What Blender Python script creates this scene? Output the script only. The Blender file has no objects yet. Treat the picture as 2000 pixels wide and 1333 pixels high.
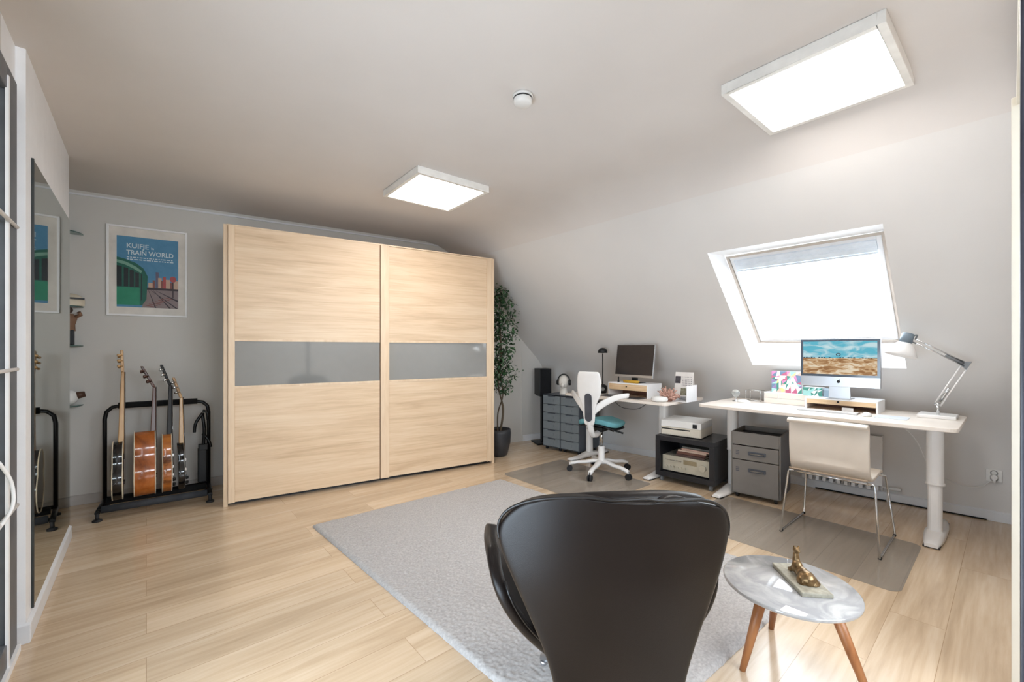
import bpy, bmesh, math, random
from mathutils import Vector, Matrix, noise
random.seed(7)
PI = math.pi
S = bpy.context.scene
COL = S.collection
R = math.radians

# ------------------------------------------------------------------ materials
def lin(c):
    f = lambda v: v/12.92 if v <= .04045 else ((v+.055)/1.055)**2.4
    return tuple(f(v) for v in c)+(1.0,)
MATS = {}
def mat(name, rgb, rough=.5, metal=0, spec=.5, var=.03, scale=12, bump=0, bscale=200, coat=0, emit=0, alpha=1, trans=0, ior=1.45):
    """one surface: base colour with a faint noise variation, optional fine bump"""
    if name in MATS: return MATS[name]
    m = bpy.data.materials.new(name); m.use_nodes = True
    nt = m.node_tree; p = nt.nodes['Principled BSDF']
    p.inputs['Roughness'].default_value = rough
    p.inputs['Metallic'].default_value = metal
    p.inputs['Specular IOR Level'].default_value = spec
    p.inputs['Coat Weight'].default_value = coat
    p.inputs['Coat Roughness'].default_value = .06
    p.inputs['Transmission Weight'].default_value = trans
    p.inputs['IOR'].default_value = ior
    p.inputs['Alpha'].default_value = alpha
    tc = nt.nodes.new('ShaderNodeTexCoord')
    nz = nt.nodes.new('ShaderNodeTexNoise'); nz.inputs['Scale'].default_value = scale; nz.inputs['Detail'].default_value = 4
    nt.links.new(tc.outputs['Object'], nz.inputs['Vector'])
    rp = nt.nodes.new('ShaderNodeValToRGB')
    a = [max(0, c-var) for c in rgb]; b = [min(1, c+var) for c in rgb]
    rp.color_ramp.elements[0].color = lin(a); rp.color_ramp.elements[1].color = lin(b)
    rp.color_ramp.elements[0].position = .3; rp.color_ramp.elements[1].position = .7
    nt.links.new(nz.outputs['Fac'], rp.inputs['Fac']); nt.links.new(rp.outputs['Color'], p.inputs['Base Color'])
    if emit:
        nt.links.new(rp.outputs['Color'], p.inputs['Emission Color']); p.inputs['Emission Strength'].default_value = emit
    if bump:
        n2 = nt.nodes.new('ShaderNodeTexNoise'); n2.inputs['Scale'].default_value = bscale; n2.inputs['Detail'].default_value = 3
        nt.links.new(tc.outputs['Object'], n2.inputs['Vector'])
        bp = nt.nodes.new('ShaderNodeBump'); bp.inputs['Strength'].default_value = bump; bp.inputs['Distance'].default_value = .004
        nt.links.new(n2.outputs['Fac'], bp.inputs['Height']); nt.links.new(bp.outputs['Normal'], p.inputs['Normal'])
    MATS[name] = m
    return m

def wood(name, c0, c1, c2, rough=.4, stretch=(1.2, 14, 14), axis_swap=None, plank=None, coat=0, mottle=.5):
    """grain running along local X; plank=(length, width) adds boards"""
    m = bpy.data.materials.new(name); m.use_nodes = True; MATS[name] = m
    nt = m.node_tree; N = nt.nodes; L = nt.links; p = N['Principled BSDF']
    p.inputs['Roughness'].default_value = rough
    p.inputs['Coat Weight'].default_value = coat; p.inputs['Coat Roughness'].default_value = .12
    tc = N.new('ShaderNodeTexCoord'); src = tc.outputs['Object']
    if axis_swap:
        mp0 = N.new('ShaderNodeMapping'); mp0.inputs['Rotation'].default_value = axis_swap
        L.new(src, mp0.inputs['Vector']); src = mp0.outputs['Vector']
    off = None
    if plank:
        br = N.new('ShaderNodeTexBrick'); br.inputs['Scale'].default_value = 1
        br.inputs['Brick Width'].default_value = plank[0]; br.inputs['Row Height'].default_value = plank[1]
        br.inputs['Mortar Size'].default_value = .0012; br.inputs['Mortar Smooth'].default_value = .3
        br.offset = .37; br.inputs['Color1'].default_value = (0, 0, 0, 1); br.inputs['Color2'].default_value = (1, 1, 1, 1)
        br.inputs['Mortar'].default_value = (.5, .5, .5, 1)
        L.new(src, br.inputs['Vector'])
        vm = N.new('ShaderNodeVectorMath'); vm.operation = 'MULTIPLY_ADD'
        L.new(br.outputs['Color'], vm.inputs[0]); vm.inputs[1].default_value = (7, 3, 5); L.new(src, vm.inputs[2])
        src2 = vm.outputs[0]
    else: src2 = src
    mp = N.new('ShaderNodeMapping'); mp.inputs['Scale'].default_value = stretch; L.new(src2, mp.inputs['Vector'])
    n1 = N.new('ShaderNodeTexNoise'); n1.inputs['Scale'].default_value = 1; n1.inputs['Detail'].default_value = 7; n1.inputs['Roughness'].default_value = .62; n1.inputs['Distortion'].default_value = .6
    L.new(mp.outputs['Vector'], n1.inputs['Vector'])
    mp2 = N.new('ShaderNodeMapping'); mp2.inputs['Scale'].default_value = (stretch[0]*3, stretch[1]*6, stretch[2]*6); L.new(src2, mp2.inputs['Vector'])
    n2 = N.new('ShaderNodeTexNoise'); n2.inputs['Scale'].default_value = 1; n2.inputs['Detail'].default_value = 4
    L.new(mp2.outputs['Vector'], n2.inputs['Vector'])
    mx = N.new('ShaderNodeMix'); mx.data_type = 'FLOAT'; mx.inputs[0].default_value = .3
    L.new(n1.outputs['Fac'], mx.inputs[2]); L.new(n2.outputs['Fac'], mx.inputs[3])
    rp = N.new('ShaderNodeValToRGB'); e = rp.color_ramp.elements
    e[0].position = .5-.28*mottle; e[0].color = lin(c0); e[1].position = .5+.28*mottle; e[1].color = lin(c2)
    k = e.new(.5); k.color = lin(c1)
    L.new(mx.outputs[0], rp.inputs['Fac']); out = rp.outputs['Color']
    if plank:
        hs = N.new('ShaderNodeHueSaturation')
        mr = N.new('ShaderNodeMapRange'); mr.inputs['To Min'].default_value = .93; mr.inputs['To Max'].default_value = 1.05
        L.new(br.outputs['Color'], mr.inputs['Value']); L.new(mr.outputs['Result'], hs.inputs['Value']); L.new(out, hs.inputs['Color'])
        md = N.new('ShaderNodeMix'); md.data_type = 'RGBA'; md.blend_type = 'MULTIPLY'; L.new(br.outputs['Fac'], md.inputs[0])
        L.new(hs.outputs['Color'], md.inputs[6]); md.inputs[7].default_value = (.62, .55, .48, 1); out = md.outputs[2]
    L.new(out, p.inputs['Base Color'])
    bp = N.new('ShaderNodeBump'); bp.inputs['Strength'].default_value = .08; bp.inputs['Distance'].default_value = .002
    L.new(mx.outputs[0], bp.inputs['Height']); L.new(bp.outputs['Normal'], p.inputs['Normal'])
    return m

def emitter(name, rgb, strength):
    m = bpy.data.materials.new(name); m.use_nodes = True; nt = m.node_tree
    nt.nodes.remove(nt.nodes['Principled BSDF'])
    e = nt.nodes.new('ShaderNodeEmission'); e.inputs['Color'].default_value = rgb+(1,) if len(rgb) == 3 else rgb; e.inputs['Strength'].default_value = strength
    nt.links.new(e.outputs[0], nt.nodes['Material Output'].inputs['Surface']); MATS[name] = m
    return m

# ------------------------------------------------------------------ mesh builder
class B:
    def __init__(s): s.v = []; s.f = []; s.sm = []; s.mi = []; s.m = 0
    def _add(s, vs, fs, smooth=False):
        o = len(s.v); s.v += [tuple(v) for v in vs]
        for f in fs: s.f.append([i+o for i in f]); s.sm.append(smooth); s.mi.append(s.m)
        return s
    def mat(s, i): s.m = i; return s
    def box(s, x0, x1, y0, y1, z0, z1, rot=None, piv=None):
        vs = [Vector((x, y, z)) for z in (z0, z1) for y in (y0, y1) for x in (x0, x1)]
        if rot is not None:
            c = Vector(piv) if piv else Vector(((x0+x1)/2, (y0+y1)/2, (z0+z1)/2)); vs = [c+rot@(v-c) for v in vs]
        return s._add(vs, [(0, 2, 3, 1), (4, 5, 7, 6), (0, 1, 5, 4), (2, 6, 7, 3), (0, 4, 6, 2), (1, 3, 7, 5)])
    def hexa(s, p): return s._add(p, [(3, 2, 1, 0), (4, 5, 6, 7), (0, 1, 5, 4), (1, 2, 6, 5), (2, 3, 7, 6), (3, 0, 4, 7)])
    def quad(s, *p): return s._add(p, [tuple(range(len(p)))])
    def tube(s, pts, r, n=10, cap=True, closed=False):
        pts = [Vector(p) for p in pts]; k = len(pts); rs = r if isinstance(r, (list, tuple)) else [r]*k
        vs = []; up = None
        for i, p in enumerate(pts):
            if closed: t = pts[(i+1) % k]-pts[i-1]
            else: t = pts[min(i+1, k-1)]-pts[max(i-1, 0)]
            t.normalize()
            if up is None:
                up = Vector((0, 0, 1)) if abs(t.z) < .9 else Vector((1, 0, 0))
            a = (up-t*up.dot(t)); 
            if a.length < 1e-6: a = t.orthogonal()
            a.normalize(); up = a; b = t.cross(a)
            vs += [p+(a*math.cos(q)+b*math.sin(q))*rs[i] for q in [2*PI*j/n for j in range(n)]]
        fs = []
        for i in range(k if closed else k-1):
            i2 = (i+1) % k
            for j in range(n): j2 = (j+1) % n; fs.append((i*n+j, i*n+j2, i2*n+j2, i2*n+j))
        s._add(vs, fs, True)
        if cap and not closed:
            s._add(vs[:n], [tuple(reversed(range(n)))]); s._add(vs[-n:], [tuple(range(n))])
        return s
    def cyl(s, p0, p1, r0, r1=None, n=24): return s.tube([p0, p1], [r0, r0 if r1 is None else r1], n)
    def lathe(s, prof, c=(0, 0, 0), n=32, rot=None, cap=True):
        c = Vector(c); vs = []
        for r, z in prof:
            for j in range(n):
                v = Vector((r*math.cos(2*PI*j/n), r*math.sin(2*PI*j/n), z)); vs.append(c+(rot@v if rot is not None else v))
        fs = [(i*n+j, i*n+(j+1) % n, (i+1)*n+(j+1) % n, (i+1)*n+j) for i in range(len(prof)-1) for j in range(n)]
        s._add(vs, fs, True)
        if cap:
            if prof[0][0] > 1e-4: s._add(vs[:n], [tuple(reversed(range(n)))])
            if prof[-1][0] > 1e-4: s._add(vs[-n:], [tuple(range(n))])
        return s
    def ball(s, c, r, sc=(1, 1, 1), n=20, rot=None):
        c = Vector(c); vs = []; m = n//2
        for i in range(m+1):
            a = PI*i/m
            for j in range(n):
                b = 2*PI*j/n; v = Vector((math.sin(a)*math.cos(b)*sc[0]*r, math.sin(a)*math.sin(b)*sc[1]*r, -math.cos(a)*sc[2]*r))
                vs.append(c+(rot@v if rot is not None else v))
        fs = [(i*n+j, i*n+(j+1) % n, (i+1)*n+(j+1) % n, (i+1)*n+j) for i in range(m) for j in range(n)]
        return s._add(vs, fs, True)
    def prism(s, poly, a, b, axis='z', smooth=False):
        """extrude a 2-D outline between a and b along an axis"""
        T = {'z': lambda p, h: (p[0], p[1], h), 'x': lambda p, h: (h, p[0], p[1]), 'y': lambda p, h: (p[0], h, p[1])}[axis]
        n = len(poly); vs = [T(p, a) for p in poly]+[T(p, b) for p in poly]
        s._add(vs, [(i, (i+1) % n, (i+1) % n+n, i+n) for i in range(n)], smooth)
        s._add(vs[:n], [tuple(reversed(range(n)))]); s._add(vs[n:], [tuple(range(n))])
        return s
    def grid(s, P, smooth=True, closed_u=False):
        nu = len(P); nv = len(P[0]); vs = [p for row in P for p in row]
        fs = [(i*nv+j, i*nv+j+1, ((i+1) % nu)*nv+j+1, ((i+1) % nu)*nv+j) for i in range(nu if closed_u else nu-1) for j in range(nv-1)]
        return s._add(vs, fs, smooth)
    def build(s, name, ms, parent=None, bevel=0, sub=0, solid=0, loc=None, rz=0, weld=False, bseg=2, recalc=True):
        me = bpy.data.meshes.new(name); me.from_pydata(s.v, [], s.f)
        for p, sm, mi in zip(me.polygons, s.sm, s.mi): p.use_smooth = sm; p.material_index = mi
        bm = bmesh.new(); bm.from_mesh(me)
        bmesh.ops.remove_doubles(bm, verts=bm.verts, dist=1e-5)
        if recalc: bmesh.ops.recalc_face_normals(bm, faces=bm.faces)
        bm.to_mesh(me); bm.free()
        for m in (ms if isinstance(ms, (list, tuple)) else [ms]): me.materials.append(m)
        o = bpy.data.objects.new(name, me); COL.objects.link(o)
        if parent: o.parent = parent
        if loc: o.location = loc
        if rz: o.rotation_euler.z = rz
        if solid: md = o.modifiers.new('s', 'SOLIDIFY'); md.thickness = solid; md.offset = 0
        if bevel:
            md = o.modifiers.new('b', 'BEVEL'); md.width = bevel; md.segments = bseg; md.limit_method = 'ANGLE'; md.angle_limit = R(35); md.harden_normals = False
        if sub: md = o.modifiers.new('u', 'SUBSURF'); md.levels = sub; md.render_levels = sub
        return o

def spline(ps, n=8):
    """smooth curve through points"""
    ps = [Vector(p) for p in ps]; out = []
    for i in range(len(ps)-1):
        a = ps[max(i-1, 0)]; b = ps[i]; c = ps[i+1]; d = ps[min(i+2, len(ps)-1)]
        for k in range(n):
            t = k/n
            out.append(.5*((2*b)+(c-a)*t+(2*a-5*b+4*c-d)*t*t+(3*b-a-3*c+d)*t**3))
    out.append(ps[-1]); return out
def rrect(x0, x1, y0, y1, r, n=5):
    out = []
    for cx, cy, a0 in ((x1-r, y1-r, 0), (x0+r, y1-r, 90), (x0+r, y0+r, 180), (x1-r, y0+r, 270)):
        out += [(cx+r*math.cos(R(a0+90*k/n)), cy+r*math.sin(R(a0+90*k/n))) for k in range(n+1)]
    return out

def tag(o, label, cat, group=None, kind=None):
    o['label'] = label; o['category'] = cat
    if group: o['group'] = group
    if kind: o['kind'] = kind
    return o
def thing(name, label, cat, loc=(0, 0, 0), rz=0, group=None):
    o = bpy.data.objects.new(name, None); COL.objects.link(o); o.empty_display_size = .1
    o.location = loc; o.rotation_euler = (0, 0, rz); return tag(o, label, cat, group)
def struct(o, label=None):
    o['kind'] = 'structure'
    if label: o['label'] = label
    return o
def clone(o, parent=None, label=None, loc=None, rz=None):
    c = o.copy(); COL.objects.link(c); c.parent = parent
    if label: c['label'] = label
    if loc is not None: c.location = loc
    if rz is not None: c.rotation_euler.z = rz
    for ch in [q for q in bpy.data.objects if q.parent == o]: clone(ch, c)
    return c
def text_mesh(name, s, size, m, parent, loc, rot, extrude=.0004, align='LEFT', sx=1):
    cu = bpy.data.curves.new(name, 'FONT'); cu.body = s; cu.size = size; cu.extrude = extrude; cu.align_x = align
    cu.resolution_u = 3; cu.offset = size*.018
    t = bpy.data.objects.new(name, cu); me = bpy.data.meshes.new_from_object(t)
    bpy.data.objects.remove(t); me.materials.clear(); me.materials.append(m)
    o = bpy.data.objects.new(name, me); COL.objects.link(o); o.parent = parent; o.location = loc; o.rotation_euler = rot; o.scale = (sx, 1, 1)
    return o

# ------------------------------------------------------------------ camera
FPX, YAW, CY, CH = 835., R(40.54), 683., 1.25
cam = bpy.data.cameras.new('camera'); co = bpy.data.objects.new('camera', cam); COL.objects.link(co); S.camera = co
co.location = (0, 0, CH); co.rotation_euler = (PI/2, 0, -YAW)
cam.sensor_width = 36; cam.lens = FPX/2000*36; cam.shift_y = (CY-666.5)/2000; cam.clip_start = .02
def yat(px, X):
    """y of a spot at depth X seen in the direction of column px"""
    k = (px-1000)/FPX
    return X*(math.cos(YAW)-k*math.sin(YAW))/(math.sin(YAW)+k*math.cos(YAW))

# ------------------------------------------------------------------ shared materials
M_ceil = mat('ceiling_paint', (.83, .81, .795), .9, var=.008, scale=2, bump=.05, bscale=300)
M_wall = mat('wall_paint', (.84, .83, .82), .85, var=.008, scale=2, bump=.08, bscale=350)
M_gable = mat('gable_paint', (.80, .79, .77), .85, var=.008, scale=2, bump=.08, bscale=350)
M_white = mat('white_paint', (.93, .93, .935), .45, var=.01)
M_base = mat('white_skirting', (.86, .865, .875), .4, var=.01)
M_floor = wood('laminate_floor', (.70, .60, .485), (.80, .705, .59), (.87, .79, .69), rough=.24, stretch=(.9, 9, 9), plank=(1.35, .19), coat=.35, mottle=.75)
M_oak = wood('light_oak', (.72, .60, .47), (.83, .725, .60), (.885, .80, .69), rough=.42, stretch=(1.0, 7, 13), mottle=.8)
M_oakv = wood('light_oak_upright', (.78, .67, .54), (.85, .75, .63), (.89, .81, .70), rough=.42, stretch=(12, 12, 1.0), mottle=.8)
M_plastic = mat('white_plastic', (.88, .875, .865), .35, var=.01)
M_metalw = mat('white_metal', (.90, .89, .88), .3, var=.01)
M_black = mat('black_plastic', (.06, .06, .065), .45, var=.01)
M_blackm = mat('black_metal', (.05, .05, .055), .35, metal=.3, var=.01)
M_foam = mat('black_foam', (.045, .045, .05), .9, var=.01, bump=.3, bscale=600)
M_chrome = mat('chrome', (.80, .80, .80), .15, metal=1, var=.01)
M_grey = mat('grey_metal', (.47, .48, .49), .45, var=.01)
M_alu = mat('brushed_aluminium', (.78, .78, .79), .3, metal=.9, var=.01)
M_rubber = mat('dark_rubber', (.10, .10, .11), .6, var=.01)
M_mirror = mat('mirror_glass', (.80, .83, .81), .02, metal=1, var=.0)
M_desk = mat('white_oak_laminate_top', (.90, .86, .82), .35, var=.015, scale=6)
M_cream = mat('cream_plastic', (.83, .80, .74), .4, var=.01)

# ------------------------------------------------------------------ setting
CEIL = 2.53
def xs(z, y): return 5.345-.018*y-z          # the sloped roof plane
def gy(x): return 4.886-.1259*(x+.465)       # the gable wall
def xk(y): return 4.70-.086*y                # the low wall under the slope
b = B(); b.quad((-1.2, -1.9, 0), (5.2, -1.9, 0), (5.2, 5.2, 0), (-1.2, 5.2, 0)); struct(b.build('floor', M_floor), 'light oak laminate floor')
TJ = .27; RJ = TJ/math.tan(R(22.5))        # the ceiling runs into the slope in a soft curve
def cj(y, k): a = R(45)*k/10; return (xs(CEIL, y)-TJ+RJ*math.sin(a), y, CEIL-RJ*(1-math.cos(a)))
b = B(); b.grid([[(-1.2, y, CEIL), (xs(CEIL, y)-TJ, y, CEIL)]+[cj(y, k) for k in range(1, 11)] for y in (-1.9, 5.2)], smooth=True); struct(b.build('ceiling', M_ceil), 'pale grey ceiling')
ZJ = CEIL-TJ*math.sin(R(45))
GX = 4.35
b = B(); b.prism([(-.72, 0), (GX, 0), (GX, xs(0, 4.3)-GX), (xs(CEIL, 4.4), CEIL), (-.72, CEIL)], 0, .1, 'y')
b.v = [(x, gy(x)+y, z) for x, y, z in b.v]; struct(b.build('wall_back', M_gable), 'grey gable wall')
TK = .30; RK = TK/math.tan(R(22.5))        # rounded bend between low wall and slope
def kz(y): return xs(0, y)-xk(y)
def kj(y, k): a = R(45)*k/8; return (xk(y)-RK*(1-math.cos(a)), y, kz(y)-TK+RK*math.sin(a))
ZK = lambda y: kz(y)+TK*math.sin(R(45))
b = B(); b.grid([[(xk(y), y, 0)]+[kj(y, k) for k in range(9)] for y in (-1.9, .5, 1.54, 4.33)], smooth=True)
struct(b.build('wall_low', M_wall, recalc=False), 'low wall under the sloping roof')
# sloped wall with the window hole
WY0, WY1, WZ0, WZ1 = .50, 1.54, 1.11, 2.0
def sp(y, z, o=0): return (xs(z, y)+o, y, z)
b = B()
zb = ZK
b.quad(sp(-1.9, zb(-1.9)), sp(-1.9, ZJ), sp(WY0, ZJ), sp(WY0, zb(WY0)))
b.quad(sp(WY1, zb(WY1)), sp(WY1, ZJ), sp(4.42, ZJ), sp(4.42, zb(4.33)))
b.quad(sp(WY0, WZ1), sp(WY0, ZJ), sp(WY1, ZJ), sp(WY1, WZ1))
b.quad(sp(WY0, zb(WY0)), sp(WY0, WZ0), sp(WY1, WZ0), sp(WY1, zb(WY1)))
o = b.build('wall_sloped', M_wall, solid=0); struct(o, 'sloping attic wall')
# reveal lining and roof window
FO = .20
b = B()
fy0, fy1, fz0, fz1 = WY0+.015, WY1-.045, WZ0+FO, WZ1
c0 = [sp(WY0, WZ0), sp(WY1, WZ0), sp(WY1, WZ1), sp(WY0, WZ1)]
c1 = [sp(fy0, fz0, FO), sp(fy1, fz0, FO), sp(fy1, fz1, FO), sp(fy0, fz1, FO)]
for i in range(4): j = (i+1) % 4; b.quad(c0[i], c0[j], c1[j], c1[i])
struct(b.build('window_lining', mat('reveal_white', (.93, .93, .935), .5, var=.005)), 'white lining around the roof window').name = 'trim_1'
win = bpy.data.objects.new('window_1', None); COL.objects.link(win); struct(win, 'roof window with closed white blind')
win.location = sp(fy0, fz0, FO)
ang = R(45)
win.rotation_euler = (0, 0, PI/2)   # local x -> +Y ; build with explicit coordinates below
W = fy1-fy0; H = (fz1-fz0)*math.sqrt(2)
def wl(u, v, d):   # along the sill, up the slope, outwards ; local frame after rz=90: world x = -ly, world y = lx
    dx = -v*math.cos(ang)+d*math.sin(ang); dz = v*math.sin(ang)+d*math.cos(ang)
    return (u, -dx, dz)
def wbox(b, u0, u1, v0, v1, d0, d1):
    return b.hexa([wl(u0, v0, d0), wl(u1, v0, d0), wl(u1, v1, d0), wl(u0, v1, d0), wl(u0, v0, d1), wl(u1, v0, d1), wl(u1, v1, d1), wl(u0, v1, d1)])
def frame(b, t, d0, d1, inset=0, tt=None, tb=None):
    tt = tt or t; tb = tb or t; i = inset
    wbox(b, i, i+t, i, H-i, d0, d1); wbox(b, W-i-t, W-i, i, H-i, d0, d1); wbox(b, i+t, W-i-t, i, i+tb, d0, d1); wbox(b, i+t, W-i-t, H-i-tt, H-i, d0, d1)
fb = B(); frame(fb, .022, -.012, .05); fo = fb.build('window_frame', mat('beige_wood_frame', (.78, .74, .70), .4), win, bevel=.003)
fb = B(); frame(fb, .028, -.004, .05, .024); fb.build('window_sash', M_white, win, bevel=.003)
fb = B(); wbox(fb, .052, W-.052, H-.135, H-.05, -.02, .03); wbox(fb, .052, W-.052, H-.155, H-.14, -.022, -.005)
[wbox(fb, .06, W-.06, H-.10+.02*q, H-.096+.02*q, -.024, -.018) for q in (0, 1)]; fb.build('blind_cassette', mat('pale_blue_aluminium', (.88, .91, .94), .4), win, bevel=.004)
fb = B(); wbox(fb, .052, W-.052, .052, H-.14, .008, .010)
fb.build('roller_blind', emitter('daylit_blind', (.84, .93, 1.0), 2.6), win)
fb = B(); wbox(fb, .04, W-.04, .04, H-.04, .035, .040); fb.build('window_pane', mat('glass', (.9, .95, 1), .02, trans=1, var=0), win)
# walls out of, or at the edge of, the picture
b = B(); b.box(-1.2, .1, -2.0, -1.9, 0, CEIL); b.box(2.8, 5.2, -2.0, -1.9, 0, CEIL); b.box(.1, 2.8, -2.0, -1.9, 0, 1.5); b.box(.1, 2.8, -2.0, -1.9, 2.4, CEIL); struct(b.build('wall_rear', M_wall), 'wall behind the camera')
w3 = bpy.data.objects.new('added_window_3', None); COL.objects.link(w3); struct(w3, 'unseen wide high window added behind the camera as fill light')  # added out of view; its glowing sheet brightens the room from behind
b = B(); b.box(.1, .16, -1.98, -1.92, 1.5, 2.4); b.box(2.74, 2.8, -1.98, -1.92, 1.5, 2.4); b.box(.16, 2.74, -1.98, -1.92, 1.5, 1.56); b.box(.16, 2.74, -1.98, -1.92, 2.34, 2.4); b.box(1.42, 1.48, -1.98, -1.92, 1.56, 2.34); b.build('window_frame', M_white, w3, bevel=.003)
b = B(); b.box(.16, 2.74, -1.965, -1.96, 1.56, 2.34); b.build('fill_glow_sheet', emitter('added_fill_glow_rear', (.82, .91, 1.0), 5.2), w3)
b = B(); b.box(-.55, -.42, -1.9, .15, 0, CEIL); b.box(-.55, -.42, 1.62, 1.65, 0, CEIL); b.box(-.55, -.47, 1.65, 2.50, 0, CEIL); b.box(-.47, -.42, 1.65, 2.50, 2.35, CEIL); b.box(-.55, -.42, .15, 1.62, 0, .12); b.box(-.55, -.42, .15, 1.62, 1.25, CEIL); struct(b.build('wall_left', M_wall), 'left wall')
w2 = bpy.data.objects.new('added_window_2', None); COL.objects.link(w2); struct(w2, 'unseen side window added as fill light next to the grey glass door')  # another added window, out of view, a cool fill for the low walls
b = B(); b.box(-.53, -.46, .15, .21, .12, 1.25); b.box(-.53, -.46, 1.56, 1.62, .12, 1.25); b.box(-.53, -.46, .21, 1.56, .12, .18); b.box(-.53, -.46, .21, 1.56, 1.19, 1.25); b.box(-.53, -.46, .86, .91, .18, 1.19); b.build('window_frame', M_white, w2, bevel=.003)
b = B(); b.box(-.52, -.515, .21, 1.56, .18, 1.19); b.build('fill_glow_sheet', emitter('added_fill_glow_side', (.72, .86, 1.0), 3.6), w2)
b = B(); b.box(-.56, -.39, 2.73, 4.06, 0, CEIL); struct(b.build('wall_pillar', M_white), 'white partition that carries the tall mirror')
b = B(); b.box(-.56, -.42, 2.50, 2.73, 2.35, CEIL); b.box(-.56, -.47, 2.50, 2.73, 0, 2.35); struct(b.build('wall_left', M_white), 'left wall beside the grey door')
b = B(); b.box(-.80, -.72, 4.06, 5.1, 0, CEIL); b.box(-.8, -.56, 3.98, 4.06, 0, CEIL); struct(b.build('wall_alcove', M_gable), 'side wall of the shelf alcove')
b = B(); b.box(2.42, 5.2, -.14, -.014, 0, CEIL); b.box(1.0, 2.42, -.14, -.014, 2.11, CEIL); struct(b.build('wall_right', M_wall), 'right wall')
b = B(); b.box(2.30, 2.42, -.14, .001, 0, 2.13); b.box(1.0, 2.30, -.14, -.010, 2.10, 2.13); struct(b.build('trim_2', M_cream, bevel=.002), 'light door casing')
b = B(); b.box(2.9, 3.0, -1.9, -.14, 0, CEIL); struct(b.build('wall_hall', mat('hall_paint', (.50, .44, .38), .8)), 'brown wall of the hall')
d2 = bpy.data.objects.new('door_2', None); COL.objects.link(d2); struct(d2, 'dark door standing open at the picture edge')
b = B(); b.box(.95, .995, -.83, -.0078, .01, 2.3); b.build('door_leaf', mat('navy_paint', (.17, .17, .21), .35), d2, bevel=.002)
b = B(); b.cyl((.995, -.76, 1.05), (1.03, -.76, 1.05), .01); b.cyl((1.03, -.76, 1.05), (1.03, -.65, 1.05), .009); b.build('handle', M_chrome, d2)
# skirting
def base_run(name, pts, h, t, label, side=1):
    b = B()
    for (a, c) in zip(pts[:-1], pts[1:]):
        a = Vector(a); c = Vector(c); n = Vector((-(c-a).y, (c-a).x)).normalized()*t*side
        b.hexa([(a.x, a.y, 0), (c.x, c.y, 0), (c.x+n.x, c.y+n.y, 0), (a.x+n.x, a.y+n.y, 0), (a.x, a.y, h), (c.x, c.y, h), (c.x+n.x, c.y+n.y, h-.008), (a.x+n.x, a.y+n.y, h-.008)])
    return struct(b.build(name, M_base, bevel=.002), label)
base_run('baseboard_low', [(xk(.0), 0), (xk(4.3), 4.3)], .075, .014, 'white skirting along the low wall')
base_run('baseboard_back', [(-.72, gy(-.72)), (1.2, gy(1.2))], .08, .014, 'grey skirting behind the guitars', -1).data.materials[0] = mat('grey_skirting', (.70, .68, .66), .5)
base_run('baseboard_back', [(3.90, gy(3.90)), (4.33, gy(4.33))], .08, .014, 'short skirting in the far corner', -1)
base_run('baseboard_left', [(-.39, 2.73), (-.39, 4.06)], .085, .015, 'white skirting below the tall mirror', -1)
base_run('baseboard_left', [(-.47, 2.73), (-.376, 2.73)], .085, .012, 'skirting return on the white partition', -1)
b = B(); b.hexa([(-.56, gy(-.56)-.012, 2.492), (2.79, gy(2.79)-.012, 2.492), (2.79, gy(2.79), 2.492), (-.56, gy(-.56), 2.492), (-.56, gy(-.56)-.012, 2.506), (2.79, gy(2.79)-.012, 2.506), (2.79, gy(2.79), 2.506), (-.56, gy(-.56), 2.506)])
struct(b.build('trim_3', M_base), 'thin white picture rail under the ceiling')
b = B(); b.hexa([(3.885, gy(3.885)-.008, 0), (3.897, gy(3.897)-.008, 0), (3.897, gy(3.897), 0), (3.885, gy(3.885), 0), (3.885, gy(3.885)-.008, 1.2), (3.897, gy(3.897)-.008, 1.2), (3.897, gy(3.897), 1.2), (3.885, gy(3.885), 1.2)])
struct(b.build('trim_4', M_gable), 'vertical joint in the gable wall')
# grey glazed door at the far left
d1 = bpy.data.objects.new('door_1', None); COL.objects.link(d1); struct(d1, 'grey framed glass door at the picture edge')
M_dgrey = mat('door_grey', (.36, .37, .39), .4)
b = B(); b.box(-.45, -.405, 2.51, 2.665, .03, 2.345); b.box(-.45, -.405, 1.75, 2.51, 2.25, 2.345); b.box(-.45, -.405, 1.75, 2.51, .03, .12); b.box(-.45, -.405, 1.65, 1.75, .03, 2.345); b.build('door_frame', M_dgrey, d1, bevel=.003)
b = B(); b.box(-.43, -.425, 1.75, 2.51, .12, 2.25); b.build('door_pane', M_mirror, d1)
b = B(); b.box(-.410, -.400, 2.495, 2.512, .03, 2.3); b.build('glazing_bead', M_white, d1)
for z in (1.745, 1.17, .62):
    b = B(); b.tube([(-.398, 1.70, z), (-.398, 2.62, z)], .007, 8); b.build('crossbar', M_white, d1)
b = B(); b.tube(spline([(-.405, 2.30, .60), (-.38, 2.42, .66), (-.385, 2.44, .75), (-.405, 2.38, .84)]), .006, 8); b.build('handle', M_white, d1)
b = B(); b.box(-.46, -.395, 1.65, 2.67, 0, .03); b.build('threshold', M_white, d1)

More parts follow.
